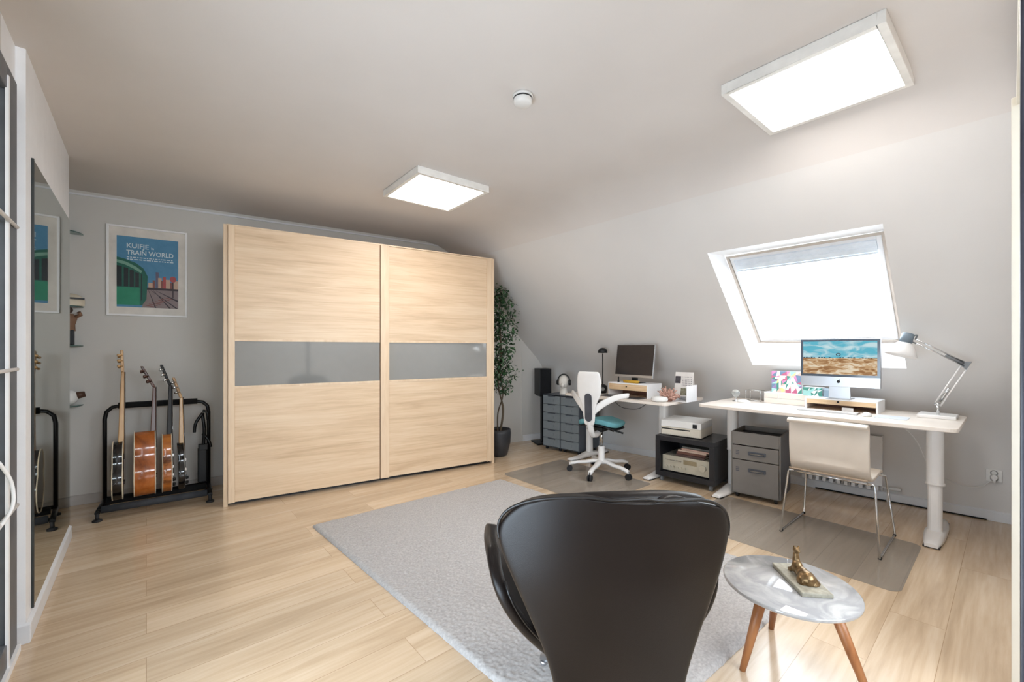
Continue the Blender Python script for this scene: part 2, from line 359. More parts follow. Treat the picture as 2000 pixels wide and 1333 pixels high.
# ------------------------------------------------------------------ ceiling fittings
M_panel = emitter('lit_panel', (1.0, .945, .895), 4.6)
M_pframe = mat('panel_frame', (.90, .89, .87), .4)
def panel(label, c, rz):
    t = thing('ceiling_light', label, 'ceiling light', (c[0], c[1], CEIL), R(rz), 'square ceiling panels')
    h = .305; w = .028
    b = B(); b.box(-h, h, -h, -h+w, -.05, 0); b.box(-h, h, h-w, h, -.05, 0); b.box(-h, -h+w, -h+w, h-w, -.05, 0); b.box(h-w, h, -h+w, h-w, -.05, 0); b.build('frame', M_pframe, t, bevel=.002)
    k = h-w; b = B(); b.box(-k, k, -k, k, -.044, -.034); b.build('diffuser', M_panel, t)
    return t
panel('square white ceiling light panel hanging nearest the roof window', (2.415, .605), -1)
panel('square white ceiling light panel hanging in front of the oak wardrobe', (1.745, 2.975), -1.5)
t = thing('smoke_detector', 'round white smoke detector on the ceiling between the light panels', 'smoke detector', (1.44, 1.60, CEIL))
b = B(); b.lathe([(.05, 0), (.052, -.012), (.048, -.014)]); b.build('base', M_plastic, t)
b = B(); b.lathe([(.044, -.014), (.046, -.022), (.046, -.04), (.038, -.048), (.0, -.05)]); b.build('cover', M_plastic, t)
b = B(); b.tube([(.045*math.cos(a*.2), .045*math.sin(a*.2), -.018) for a in range(32)], .003, 6); b.build('vent_ring', M_rubber, t)

# ------------------------------------------------------------------ wardrobe
t = thing('wardrobe', 'large light oak sliding door wardrobe with a grey glass band', 'wardrobe', (.462, 4.05, 0), R(-8.12))
WW, WH, WD = 2.47, 2.235, .60
b = B(); b.box(0, .022, .022, WD, 0, WH); b.box(WW-.022, WW, .022, WD, 0, WH); b.box(.022, WW-.022, .022, WD, WH-.022, WH); b.box(.022, WW-.022, WD-.01, WD, .05, WH); b.box(.022, WW-.022, .03, WD, .05, .07)
b.build('carcass', M_oakv, t, bevel=.002)
for x_ in (0, WW-.03): b = B(); b.box(x_, x_+.03, -.0, .022, 0, WH+.01); b.build('front_post', M_oakv, t, bevel=.002)
b = B(); b.box(.03, WW-.03, .05, .07, 0, .05); b.build('plinth', M_black, t)
M_glassband = mat('grey_lacquered_glass', (.60, .60, .59), .06, metal=.35, spec=.9, var=.005)
def wdoor(x0, x1, yf, ls, rs, split):
    d = B(); d.box(x0, x1, yf+.012, yf+.03, .03, WH); dr = d.build('door', M_oakv, t)
    q = B(); q.box(x0, x0+ls, yf-.008, yf+.012, .028, WH+.006)
    if rs: q.box(x1-rs, x1, yf-.008, yf+.012, .028, WH+.006)
    q.build('stile', M_oakv, dr, bevel=.003)
    a0, a1 = x0+ls, x1-rs
    q = B(); q.box(a0, a1, yf, yf+.012, .032, .955); q.build('lower_panel', M_oak, dr, bevel=.002)
    q = B(); q.box(a0, a1, yf, yf+.012, 1.318, WH); q.build('upper_panel', M_oak, dr, bevel=.002)
    q = B(); q.box(a0, a1, yf-.004, yf, .938, .957); q.box(a0, a1, yf-.004, yf, 1.316, 1.335); q.build('rail', M_oakv, dr)
    q = B(); q.box(a0, a1, yf+.006, yf+.012, .955, 1.318); q.build('glass_band', M_glassband, dr)
wdoor(.031, 1.222, -.012, .046, 0, 0)
wdoor(1.232, 2.438, .004, .082, .06, 0)
b = B(); b.box(.02, WW-.02, -.006, .04, WH, WH+.012); b.build('top_track', M_oakv, t)

# ------------------------------------------------------------------ poster
px0, px1, pz0, pz1 = -.248, .277, 1.533, 2.288
pa = -math.atan(.1259)
t = thing('framed_poster', 'white framed tram poster hanging above the guitars', 'poster', (px0, gy(px0)-.001, pz0), pa)
PW = (px1-px0)/math.cos(pa); PH = pz1-pz0
b = B(); f = .014
for a in ((0, PW, 0, f), (0, PW, PH-f, PH), (0, f, f, PH-f), (PW-f, PW, f, PH-f)): b.box(a[0], a[1], -.022, 0, a[2], a[3])
b.build('frame', M_white, t, bevel=.002)
b = B(); b.box(f, PW-f, -.010, -.006, f, PH-f); b.build('mount', mat('mount_board', (.84, .82, .79), .7), t)
ax0, ax1, az0, az1 = .062, PW-.062, .075, PH-.085
cols = [(.30, .52, .66), (.16, .52, .40), (.10, .36, .30), (.07, .10, .11), (.74, .62, .54), (.50, .30, .27), (.52, .46, .46), (.20, .16, .18), (.65, .30, .30), (.45, .62, .55), (.38, .36, .44)]
pm = [mat('print_%d' % i, c, .5, var=.015, scale=30) for i, c in enumerate(cols)]
b = B(); lay = [0]
AW, AH = ax1-ax0, az1-az0
def P2(m, pts):
    lay[0] += 1; y = -.0105-.00004*lay[0]; b.mat(m); b.quad(*[(ax0+u*AW, y, az0+v*AH) for u, v in pts])
P2(0, [(0, 0), (1, 0), (1, 1), (0, 1)])
P2(6, [(.4, 0), (1, 0), (1, .29), (.45, .29)])
for (u, w, h, m) in ((.50, .08, .36, 4), (.57, .04, .40, 5), (.62, .05, .52, 10), (.66, .06, .44, 4), (.71, .04, .40, 5), (.74, .05, .46, 8), (.79, .07, .42, 4), (.86, .05, .38, 5), (.90, .10, .41, 4)): P2(m, [(u, .27), (u+w, .27), (u+w, h), (u, h)])
P2(7, [(.46, .26), (1, .26), (1, .29), (.47, .29)])
for (a, c, w) in ((.50, .62, .012), (.54, .98, .018), (.58, .86, .016), (.62, 1.0, .016)):
    P2(7, [(a, .25), (a+w*.5, .25), (min(1, c+w), .0 if c < .99 else .12), (c-w, .0 if c < .99 else .10)])
for k in range(7): P2(5, [(.46+.05*k, .03+.02*k), (.60+.05*k, .01+.02*k), (.60+.05*k, .02+.02*k), (.46+.05*k, .04+.02*k)])
P2(2, [(0, .03), (.40, .03), (.47, .12), (.49, .45), (.42, .56), (.30, .63), (.12, .68), (0, .70)])
P2(1, [(0, .03), (.36, .03), (.36, .28), (0, .28)])
P2(9, [(0, .66), (.14, .64), (.30, .58), (.40, .52), (.38, .49), (.26, .55), (.12, .60), (0, .62)])
for u0, u1, v1 in ((.0, .08, .58), (.11, .18, .56), (.20, .27, .53), (.29, .35, .50)): P2(3, [(u0, .29), (u1, .29), (u1, v1-.01), (u0, v1)])
P2(3, [(.38, .10), (.40, .10), (.40, .47), (.38, .48)])
P2(7, [(.90, .16), (.92, .16), (.92, .42), (.90, .42)])
P2(8, [(.91+.055*math.cos(k*PI/6), .43+.045*math.sin(k*PI/6)) for k in range(12)])
b.mat(0); art = b.build('print', pm, t, recalc=False)
M_ptxt = mat('poster_lettering', (.80, .86, .88), .6)
for s_, sz, u, v, sx in (('KUIFJE', .054, .15, .84, .95), ('in', .028, .545, .84, 1), ('TRAIN WORLD', .054, .15, .745, .84)):
    text_mesh('lettering', s_, sz, M_ptxt, art, (ax0+u*AW, -.0135, az0+v*AH), (PI/2, 0, 0), sx=sx)
b = B()
for r_ in range(2):
    u = .16
    while u < .90:
        w = random.uniform(.02, .07); v = .70-.03*r_
        b.box(ax0+u*AW, ax0+(u+w)*AW, -.0132, -.0130, az0+v*AH, az0+(v+.013)*AH); u += w+.015
b.build('small_lettering', M_ptxt, art)

# ------------------------------------------------------------------ tall mirror
t = thing('wall_mirror', 'tall frameless mirror on the white partition', 'mirror', (-.39, 2.73, 0))
b = B(); b.box(0.001, .007, .118, 1.30, .10, 2.10); b.build('mirror_glass', M_mirror, t)
b = B(); b.box(0, .009, .104, .118, .098, 2.103); b.build('edge_strip', mat('mirror_edge', (.16, .18, .18), .3), t)

# ------------------------------------------------------------------ corner shelves
M_shelf = mat('green_glass', (.45, .60, .58), .05, trans=.6, spec=.6, var=0)
SX, SY = -.72, gy(-.72)
def shelf(z, label):
    c = (-.52, gy(-.52)-.002); r = .175
    b = B(); pts = [(-.71, gy(-.71)-.002), (-.71, gy(-.71)-.16)]+[(-.52+.135*math.sin(a), gy(-.42)-.002-.16*math.cos(a)) for a in [PI/2*k/8 for k in range(9)]]
    b.prism([(x, y) for x, y in pts], z, z+.008); o = b.build('glass_shelf', M_shelf, bevel=.001)
    return tag(o, label, 'shelf', 'glass corner shelves')
shelf(2.17, 'empty green glass corner shelf, topmost of four')
shelf(1.585, 'green glass corner shelf carrying a cream and black shoe ornament')
shelf(1.275, 'glass corner shelf carrying a brown figurine')
shelf(.80, 'lowest glass corner shelf, carrying a white ornament')
sx_, sy_ = -.455, gy(-.455)-.09
t = thing('shoe_ornament', 'cream shoe ornament with a black band on a glass shelf', 'ornament', (sx_, sy_, 1.594), R(10))
b = B(); b.grid([[(x, y*math.sqrt(max(.02, 1-((x-.0)/.085)**2)), zz*(.4+.6*math.sqrt(max(0, 1-(x/.085)**2)))) for (y, zz) in ((-.04, 0), (-.042, .03), (-.025, .08), (0, .105), (.025, .08), (.042, .03), (.04, 0))] for x in [-.084+.168*k/10 for k in range(11)]]); b.build('body', mat('cream_leather', (.80, .76, .68), .6), t, sub=1)
b = B(); b.box(-.075, .078, -.046, .046, .05, .062); b.build('band', M_black, t, bevel=.002)
t = thing('figurine', 'brown and black standing figurine on a glass shelf', 'figurine', (sx_-.01, sy_, 1.284), 0)
b = B(); b.box(-.035, -.005, -.02, .02, 0, .12); b.box(.005, .035, -.02, .02, 0, .12); b.build('legs', M_black, t, bevel=.006)
b = B(); b.grid([[(w*math.cos(a), .5*w*math.sin(a), z) for a in [2*PI*k/12 for k in range(13)]] for z, w in ((.11, .042), (.16, .04), (.21, .052), (.245, .03), (.25, .003))]); b.tube([(.04, 0, .22), (.07, -.01, .24), (.06, -.02, .26)], .014, 8); b.tube([(-.045, 0, .21), (-.07, 0, .15)], .014, 8); b.build('torso', mat('brown_felt', (.48, .36, .28), .8), t)
b = B(); b.ball((0, 0, .275), .028); b.build('head', mat('brown_felt_dark', (.25, .18, .15), .8), t)
t = thing('bird_ornament', 'white ornament with a dark brown tip on the lowest glass shelf', 'ornament', (sx_-.015, sy_, .809), R(8))
b = B(); b.ball((0, 0, .065), .065, (1.0, .8, .95)); b.ball((-.02, 0, .12), .035); b.build('body', mat('white_ceramic', (.85, .85, .84), .25), t)
b = B(); b.cyl((.045, 0, .075), (.10, 0, .085), .03, .022); b.build('tip', mat('brown_wood_dark', (.30, .20, .14), .5), t)

# ------------------------------------------------------------------ guitar rack and guitars
t = thing('guitar_rack', 'black tubular guitar rack standing in front of the gable wall', 'guitar rack', (-.27, 4.33, 0), R(-3.5))
RW = .67
b = B(); yb = .33
b.tube([(0, yb, .07)]+[(0, yb, .70)]+[(.01, yb, .755), (.045, yb, .79), (.1, yb, .80)]+[(RW-.1, yb, .80), (RW-.045, yb, .79), (RW-.01, yb, .755), (RW, yb, .70)]+[(RW, yb, .07)], .014, 12)
b.build('upright_frame', M_blackm, t)
b = B(); b.tube([(.08, yb, .80), (RW-.08, yb, .80)], .024, 14); b.build('foam_sleeve', M_foam, t)
b = B(); b.tube([(0, .0, .07), (RW, 0, .07)], .014, 10); b.tube([(0, yb, .07), (RW, yb, .07)], .014, 10)
for x in (0, RW): b.tube([(x, -.02, .06), (x, yb+.02, .06)], .016, 10)
b.build('base_frame', M_blackm, t)
b = B(); b.tube([(.02, .0, .075), (RW-.02, 0, .075)], .026, 12); b.build('front_rail', mat('grey_foam', (.20, .21, .23), .8), t)
b = B(); b.tube([(.02, .22, .075), (RW-.02, .22, .075)], .026, 12); b.build('rear_rail', M_foam, t)
for x in (0, RW):
    for y in (-.02, yb+.02):
        b = B(); b.cyl((x, y, 0), (x, y, .06), .012, n=8); b.lathe([(.028, 0), (.028, .012), (.014, .018)], (x, y, 0), 16); b.build('foot', M_rubber, t)
def guitar(label, px, yb_, zb_, depth, body_h, bw, m_side, m_top, m_neck, m_head, total, lean, yaw, headback, tuners='side', elec=False, bind=True, roll=0):
    x = px
    t = thing('guitar', label, 'guitar', (x, yb_, zb_), R(yaw), 'guitars in the rack')
    t.rotation_euler = (R(-lean), R(roll), R(yaw))
    # outline of the body (y across, z up)
    n = 40; out = []
    for k in range(n):
        a = 2*PI*k/n; s = math.sin(a); c = math.cos(a)
        z = body_h/2*(1-c)
        q = z/body_h
        w = bw/2*(math.sin(PI*min(1, q*1.0))**.42)*(1-.20*q-.20*math.exp(-((q-.60)/.13)**2))
        out.append((w*(1 if s >= 0 else -1) if 0 < k < n and k != n//2 else 0, z))
    b = B(); b.prism(out, -depth/2, depth/2, 'x', True); body = b.build('body', m_side, t, bevel=.004)
    if bind:
        b = B()
        for sx in (-1, 1): b.tube([(sx*depth/2, y*1.004, z) for y, z in out], .0035, 6, closed=True)
        b.build('binding', mat('cream_binding', (.86, .80, .70), .4), body)
    b = B(); b.prism([(y*.97, z*.97+body_h*.015) for y, z in out], depth/2, depth/2+.002, 'x', True); b.build('soundboard', m_top, body)
    # neck
    nz = total-.17
    b = B(); b.hexa([(depth/2-.03, -.028, body_h-.02), (depth/2+.006, -.028, body_h-.10), (depth/2+.006, .028, body_h-.10), (depth/2-.03, .028, body_h-.02), (depth/2-.015, -.022, nz), (depth/2+.006, -.022, nz), (depth/2+.006, .022, nz), (depth/2-.015, .022, nz)])
    nk = b.build('neck', m_neck, t, bevel=.005)
    b = B(); b.box(depth/2+.006, depth/2+.009, -.024, .024, body_h-.14, nz); b.build('fretboard', mat('dark_rosewood', (.20, .13, .10), .5), nk)
    hb = headback
    hd = B(); hx = depth/2-.004
    hd.hexa([(hx-.012, -.024, nz), (hx+.008, -.024, nz), (hx+.008, .024, nz), (hx-.012, .024, nz), (hx-.012-hb, -.038, total), (hx+.006-hb, -.038, total), (hx+.006-hb, .038, total), (hx-.012-hb, .038, total)])
    hdo = hd.build('headstock', m_head, t, bevel=.004)
    for k in range(3):
        zq = nz+.045+.042*k; xb = -hb*(zq-nz)/(total-nz)
        for sy in (-1, 1):
            b = B(); b.cyl((hx+xb-.002, sy*.03, zq), (hx+xb-.016, sy*.052, zq), .006); b.ball((hx+xb-.022, sy*.055, zq), .009, (1.2, .6, 1), 10); b.build('tuner', M_chrome if elec else m_head, hdo)
    if elec:
        for zq, w in ((body_h*.28, .035), (body_h*.42, .04), (body_h*.62, .04)):
            b = B(); b.box(depth/2+.002, depth/2+.018, -w, w, zq-.012, zq+.012); b.build('pickup', M_chrome, body, bevel=.002)
        for zq, yq in ((.06, -.09), (.10, -.11), (.05, -.05), (.09, -.07)):
            b = B(); b.cyl((depth/2+.002, yq, zq), (depth/2+.024, yq, zq), .011, .009, 12); b.build('control_knob', M_black, body)
    else:
        b = B(); b.box(depth/2+.002, depth/2+.012, -.07, .07, body_h*.26, body_h*.26+.025); b.build('bridge', MATS['dark_rosewood'], body, bevel=.003)
        b = B(); b.cyl((depth/2+.0015, 0, body_h*.60), (depth/2+.003, 0, body_h*.60), .05); b.build('soundhole', M_black, body)
    b = B()
    for k in range(6): y = -.018+.0072*k; b.tube([(depth/2+.012, y*1.4, body_h*.28), (depth/2+.011, y, nz)], .0006, 4)
    b.build('strings', M_chrome, t)
    return t
M_gblack = mat('gloss_black_lacquer', (.07, .055, .05), .12, coat=.6, var=.01)
M_gbrown = wood('amber_mahogany', (.42, .20, .07), (.68, .37, .15), (.80, .50, .24), rough=.15, stretch=(3, 3, 1.5), coat=.6)
M_gburst = wood('sunburst_maple', (.20, .09, .05), (.72, .42, .18), (.85, .58, .28), rough=.15, stretch=(2, 2, 5), coat=.6)
M_ebony = mat('satin_ebony', (.09, .07, .065), .5, var=.01)
M_maple = wood('maple_neck', (.62, .46, .28), (.74, .58, .38), (.80, .66, .46), rough=.3, stretch=(8, 8, 1.5))
M_nbrown = wood('mahogany_neck', (.22, .11, .06), (.32, .17, .10), (.40, .23, .14), rough=.3, stretch=(8, 8, 1.5))
M_spruce = wood('spruce_top', (.75, .58, .34), (.83, .67, .42), (.88, .74, .50), rough=.25, stretch=(8, 8, 1.5))
rx = lambda px: px
def gxy(px, y):   # x of a spot at depth y seen in column px
    k = (px-1000)/FPX; return y*(math.sin(YAW)+k*math.cos(YAW))/(math.cos(YAW)-k*math.sin(YAW))
guitar('black acoustic guitar with a blond neck, first from the mirror in the rack', gxy(230, 4.45), 4.45, .10, .058, .44, .33, M_gblack, M_spruce, M_maple, M_maple, 1.15, 8, 0, .004)
guitar('amber brown deep-bodied acoustic guitar, the widest in the rack', gxy(283, 4.45), 4.45, .10, .125, .50, .37, M_gbrown, M_spruce, M_nbrown, M_nbrown, 1.02, 8, 0, .075)
guitar('sunburst semi-hollow electric guitar with a dark neck', gxy(326, 4.45), 4.45, .10, .058, .46, .34, M_gburst, M_gburst, M_ebony, M_ebony, 1.03, 8, 0, .055, elec=True, roll=0)
guitar('slim black electric guitar with a pale maple neck', gxy(354, 4.45), 4.45, .10, .042, .38, .30, M_gblack, mat('white_pickguard', (.75, .74, .70), .3), M_maple, M_maple, .92, 7, 0, .045, elec=True, bind=False, roll=-1)
t = thing('music_stand', 'folded black music stand hung on the end of the guitar rack', 'music stand', (gxy(396, 4.56), 4.56, .10), 0)
b = B(); b.box(-.035, .03, -.02, .03, 0, .30); b.build('folded_legs', M_black, t, bevel=.01)
b = B(); b.tube(spline([(0, 0, .28), (.01, -.01, .45), (-.005, 0, .60)]), .013, 8); b.build('shaft', M_blackm, t)
b = B(); b.tube(spline([(0, -.01, .60), (-.05, -.02, .52), (-.06, -.02, .44)]), .012, 8); b.tube(spline([(0, 0, .42), (.04, -.02, .36), (.055, -.02, .30)]), .012, 8); b.tube(spline([(.0, 0, .62), (.03, -.01, .60), (.035, -.01, .54)]), .01, 8); b.build('folded_arms', M_blackm, t)
b = B(); b.box(-.03, .035, -.03, .03, .28, .33); b.build('clamp', M_black, t, bevel=.005)

# ------------------------------------------------------------------ potted tree
t = thing('potted_fig_tree', 'tall leafy fig tree in a dark pot beside the wardrobe', 'plant', (3.16, 3.93, 0))
b = B(); b.lathe([(.075, 0), (.10, .02), (.135, .16), (.142, .27), (.135, .315), (.128, .315), (.128, .28), (0, .28)]); b.build('pot', mat('anthracite_pot', (.19, .19, .20), .45), t)
b = B(); b.lathe([(.126, .285), (.06, .292), (0, .29)]); b.build('soil', mat('soil', (.16, .12, .09), .95, bump=.6, bscale=80), t)
b = B(); b.tube(spline([(.02, 0, .28), (.045, -.02, .55), (.0, .02, .85), (.03, 0, 1.2), (.01, 0, 1.6), (.02, .0, 1.95)]), [.013]*10+[.010]*20+[.006]*11, 8)
b.tube(spline([(-.02, 0, .28), (.0, .02, .5), (.05, -.01, .72), (-.0, 0, 1.0)]), .008, 8)
br_pts = []
for k in range(46):
    z = .78+1.2*k/46; a = k*2.4; r = min(.13+.04*math.sin(k*1.7), .9*(xs(z, 3.93)-3.16-.12) if math.cos(a) > 0 else 9)
    if math.cos(a) < -.3: r *= .6
    p0 = Vector((.015, 0, z-.08)); p1 = Vector((.04+r*math.cos(a), r*math.sin(a), z+.03)); b.tube([p0, (p0+p1)/2+Vector((0, 0, .02)), p1], .0025, 5); br_pts.append((p0, p1))
b.build('stem', mat('grey_bark', (.33, .28, .22), .8), t)
b = B()
for k in range(1500):
    p0, p1 = random.choice(br_pts); f_ = random.uniform(.25, 1.25)
    c = p0.lerp(p1, f_)+Vector([random.gauss(0, .03) for _ in range(3)]); c.z = min(2.06, max(.74, c.z))
    if c.x < -.115: c.x = -.115+random.uniform(0, .03)
    c.x = min(c.x, xs(c.z, 3.93)-3.16-.09)
    if abs(c.z-1.33) < .03 and random.random() < .7: continue
    l = random.uniform(.035, .062); w = l*.26
    d = Vector((random.gauss(0, 1), random.gauss(0, 1), -abs(random.gauss(.6, .6)))).normalized(); sd = d.cross(Vector((random.gauss(0, .5), random.gauss(0, .5), 1))).normalized(); up = sd.cross(d)
    m_ = random.choice((0, 0, 1, 1, 2)); b.mat(m_)
    a0, a1, a2, a3 = c, c+d*l*.35+sd*w+up*.004, c+d*l, c+d*l*.35-sd*w+up*.004
    mid = c+d*l*.45
    b._add([a0, a1, a2, a3, mid], [(0, 1, 4), (1, 2, 4), (0, 4, 3), (4, 2, 3)], True)
b.mat(0); b.build('foliage', [mat('leaf_dark', (.11, .22, .12), .35, coat=.2), mat('leaf_mid', (.16, .31, .17), .35, coat=.2), mat('leaf_light', (.34, .46, .33), .35, coat=.2)], t, recalc=False)

# ------------------------------------------------------------------ speaker on stand
t = thing('loudspeaker', 'black loudspeaker on a stand in the far corner', 'loudspeaker', (4.03, 4.08, .642), R(-24))
b = B(); b.box(-.08, .08, -.11, .11, 0, .355); b.build('cabinet', M_black, t, bevel=.004)
b = B(); b.box(-.075, .075, -.124, -.11, .01, .345); b.build('grille', mat('speaker_cloth', (.05, .055, .07), .9, bump=.3, bscale=900), t, bevel=.004)
t = thing('speaker_stand', 'black pedestal stand under the far corner loudspeaker', 'speaker stand', (4.03, 4.08, 0), R(-24))
b = B(); b.box(-.12, .12, -.13, .13, 0, .02); b.build('base', M_blackm, t, bevel=.004)
b = B(); b.box(-.025, .025, -.03, .03, .02, .63); b.build('column', M_blackm, t, bevel=.004)
b = B(); b.box(-.07, .07, -.09, .09, .63, .641); b.build('top_plate', M_blackm, t, bevel=.002)

# ------------------------------------------------------------------ two drawer units
M_dun = mat('blue_grey_steel', (.47, .50, .52), .4, var=.012); M_duns = mat('dark_blue_grey_steel', (.33, .35, .38), .4, var=.01)
def drawer_unit(label, loc, rz):
    t = thing('drawer_unit', label, 'drawer unit', loc, rz, 'slim grey drawer units')
    b = B(); w, d, h = .268, .43, .69
    b.box(0, .004, 0, d, .04, h); b.box(w-.004, w, 0, d, .04, h); b.box(.004, w-.004, 0, d, h-.004, h); b.box(.004, w-.004, d-.004, d, .04, h-.004); b.box(.004, w-.004, .0, d-.004, .04, .044)
    b.build('body', M_duns, t)
    dh = (h-.05-.012)/6
    for k in range(6):
        z0 = .05+dh*k
        b = B(); b.box(.006, w-.006, -.010, .006, z0+.002, z0+dh-.016); b.box(.006, .075, -.010, .006, z0+dh-.016, z0+dh-.003); b.box(w-.075, w-.006, -.010, .006, z0+dh-.016, z0+dh-.003); dr = b.build('drawer', M_dun, t, bevel=.0015)
        b = B(); b.box(.075, w-.075, .004, .012, z0+dh-.016, z0+dh-.003); b.build('finger_pull', M_duns, dr)
        b = B(); b.box(.10, .168, -.0125, -.010, z0+.035, z0+.062); b.build('label_holder', M_dun, dr)
    for x in (.03, w-.03):
        for y in (.04, d-.04):
            b = B(); b.cyl((x-.01, y, .02), (x+.01, y, .02), .02, n=16); b.box(x-.012, x+.012, y-.006, y+.006, .02, .042); b.build('caster', M_rubber, t)
    return t
dz = R(-83.5); dv = Vector((math.cos(dz), math.sin(dz), 0))
drawer_unit('slim blue-grey drawer unit nearest the far corner loudspeaker', Vector((3.80, 3.835, 0)), dz)
drawer_unit('slim blue-grey drawer unit next to the end of the far desk', Vector((3.80, 3.835, 0))+dv*.272, dz)
# head bust with headphones
t = thing('head_bust', 'white display head on top of the grey drawer units', 'bust', (3.93, yat(1101, 3.93), .691), R(-60))
b = B(); b.lathe([(.05, 0), (.052, .02), (.045, .05), (.04, .07), (.045, .085)], n=24); b.ball((0, .0, .155), .075, (.82, 1.0, 1.12), 24); b.ball((0, -.055, .12), .035, (.8, 1, 1)); b.ball((0, -.078, .135), .012, (.8, 1, 1.6)); b.build('head', mat('white_foam_head', (.86, .84, .81), .6), t)
t2 = thing('headphones', 'black headphones worn by the white display head', 'headphones', (3.93, yat(1101, 3.93), .691), R(-60))
b = B(); b.tube([(.076*math.cos(a), .005, .16+.092*math.sin(a)) for a in [PI*k/16 for k in range(17)]], .008, 8); b.build('headband', M_black, t2)
for sx in (-1, 1): b = B(); b.cyl((sx*.062, .005, .15), (sx*.088, .005, .15), .036, .032, 20); b.build('ear_cup', M_black, t2, bevel=.004)

# ------------------------------------------------------------------ desks
def desk(label, x0, x1, y0, y1, z, cols, feet_x, chamfer=.05):
    t = thing('desk', label, 'desk', (x0, y0, 0), 0, 'height-adjustable white desks')
    L_, D_ = y1-y0, x1-x0
    b = B(); b.prism(rrect(0, D_, 0, L_, chamfer, 5), z-.024, z, 'z'); b.build('tabletop', M_desk, t, bevel=.003)
    b = B(); ca, cb = cols[0][1]-y0, cols[1][1]-y0; cx_ = cols[0][0]-x0
    b.box(cx_-.04, cx_+.04, min(ca, cb), max(ca, cb), z-.065, z-.026); b.build('crossbeam', M_metalw, t, bevel=.003)
    for (cx, cy), (f0, f1) in zip(cols, feet_x):
        cx -= x0; cy -= y0; f0 -= x0; f1 -= x0
        b = B(); b.prism(rrect(cx-.042, cx+.042, cy-.042, cy+.042, .03), .36, z-.026, 'z'); b.prism(rrect(cx-.036, cx+.036, cy-.036, cy+.036, .028), .05, .37, 'z'); lg = b.build('leg', M_metalw, t, bevel=.002)
        b = B(); b.lathe([(.048, .355), (.048, .368), (.043, .372)], (cx, cy, 0), 20); b.build('collar', M_metalw, lg)
        b = B(); n = 9; P = []
        for k in range(n):
            u = k/(n-1); x = f0+(f1-f0)*u; w = .048*(1-.45*abs(2*u-1)**3)+.004; hh = .028+.035*math.exp(-((x-cx)/.12)**2)
            P.append([(x, cy-w, .008), (x, cy-w, hh*.7), (x, cy-w*.6, hh), (x, cy+w*.6, hh), (x, cy+w, hh*.7), (x, cy+w, .008)])
        b.grid(P); b.quad(*reversed(P[0])); b.quad(*P[-1]); b.quad(*[p[0] for p in P], *[p[5] for p in reversed(P)]); b.build('foot', M_metalw, t)
        b = B(); b.box(f0+.01, f1-.01, cy-.04, cy+.04, 0, .009); b.build('foot_pad', M_rubber, t)
    return t
Z1, Z2 = .755, .775
d_far = desk('white sit-stand desk carrying the dark monitor, next to the drawer units', 3.59, 4.36, 2.05, 3.30, Z1, [(3.95, 3.22), (3.95, 2.275)], [(3.60, 4.28), (3.63, 4.33)])
d_near = desk('white sit-stand desk carrying the aluminium computer, under the roof window', 3.65, 4.44, .205, 1.785, Z2, [(3.97, 1.615), (3.965, .33)], [(3.63, 4.33), (3.74, 4.36)])
b = B(); b.tube(spline([(4.0, 2.95, Z1-.03), (3.9, 2.8, .66), (3.85, 2.68, .63), (3.85, 2.5, .64), (3.95, 2.42, Z1-.03)]), .003, 6); tag(b.build('power_cable', M_rubber), 'thin dark cable looping below the far desk', 'cable')
b = B(); b.tube(spline([(4.1, .55, Z2-.03), (4.2, .45, .60), (4.3, .38, .38), (4.5, .33, .30), (4.62, .24, .235), (4.665, .15, .24), (4.675, .10, .29)]), .0035, 6); tag(b.build('power_cable', M_plastic), 'white cable running from the wall socket to the near desk', 'cable')
b = B(); b.tube([(xk(.12)-.02, .12, .006), (xk(.75)-.02, .75, .006), (xk(1.15)-.02, 1.15, .006)], .005, 6); tag(b.build('floor_cable', M_black), 'black cable lying along the white skirting', 'cable')
t = thing('wall_socket', 'white double wall socket with a plug beside the door casing', 'socket', (xk(.085)-.001, .085, .33), R(-85))
b = B(); b.box(-.04, .04, -.014, 0, -.042, .045); b.build('plate', M_plastic, t, bevel=.003)
for z in (.022, -.02):
    b = B(); b.tube([(.017*math.cos(a), -.015, z+.017*math.sin(a)) for a in [2*PI*k/16 for k in range(16)]], .003, 6, closed=True); b.build('socket_ring', mat('socket_grey', (.55, .55, .55), .5), t)
t = thing('power_plug', 'white angled plug pushed into the wall socket', 'plug', (xk(.085)-.016, .085, .325), R(-85))
b = B(); b.cyl((0, 0, 0), (0, -.035, 0), .019, .016, 20); b.tube([(0, -.025, 0), (0, -.03, -.04)], [.012, .006], 10); b.build('body', M_plastic, t)

# ------------------------------------------------------------------ radiator
t = thing('radiator', 'white panel radiator on the low wall behind the near desk', 'radiator', (xk(.95)-.045, 1.25, .055), R(-85.1))
b = B(); b.box(0, .56, -.055, -.045, .075, .48); b.box(0, .56, .012, .022, .03, .48); b.box(0, .006, -.045, .012, .03, .48); b.box(.554, .56, -.045, .012, .03, .48); b.build('panel', M_white, t, bevel=.003)
b = B()
for k in range(11): b.box(.01+.05*k, .035+.05*k, -.062, .02, .035, .075)
b.build('grille', M_white, t, bevel=.002)
b = B()
for k in range(24): b.box(.012+.0225*k, .016+.0225*k, -.045, .012, .04, .47)
b.build('fins', M_grey, t)
b = B(); b.cyl((.56, -.02, .06), (.60, -.02, .06), .008); b.cyl((.60, -.02, .06), (.67, -.02, .06), .017, .014, 16); b.build('valve', M_plastic, t)
b = B(); b.cyl((.59, -.02, .06), (.59, -.02, -.10), .007); b.build('pipe', M_plastic, t)

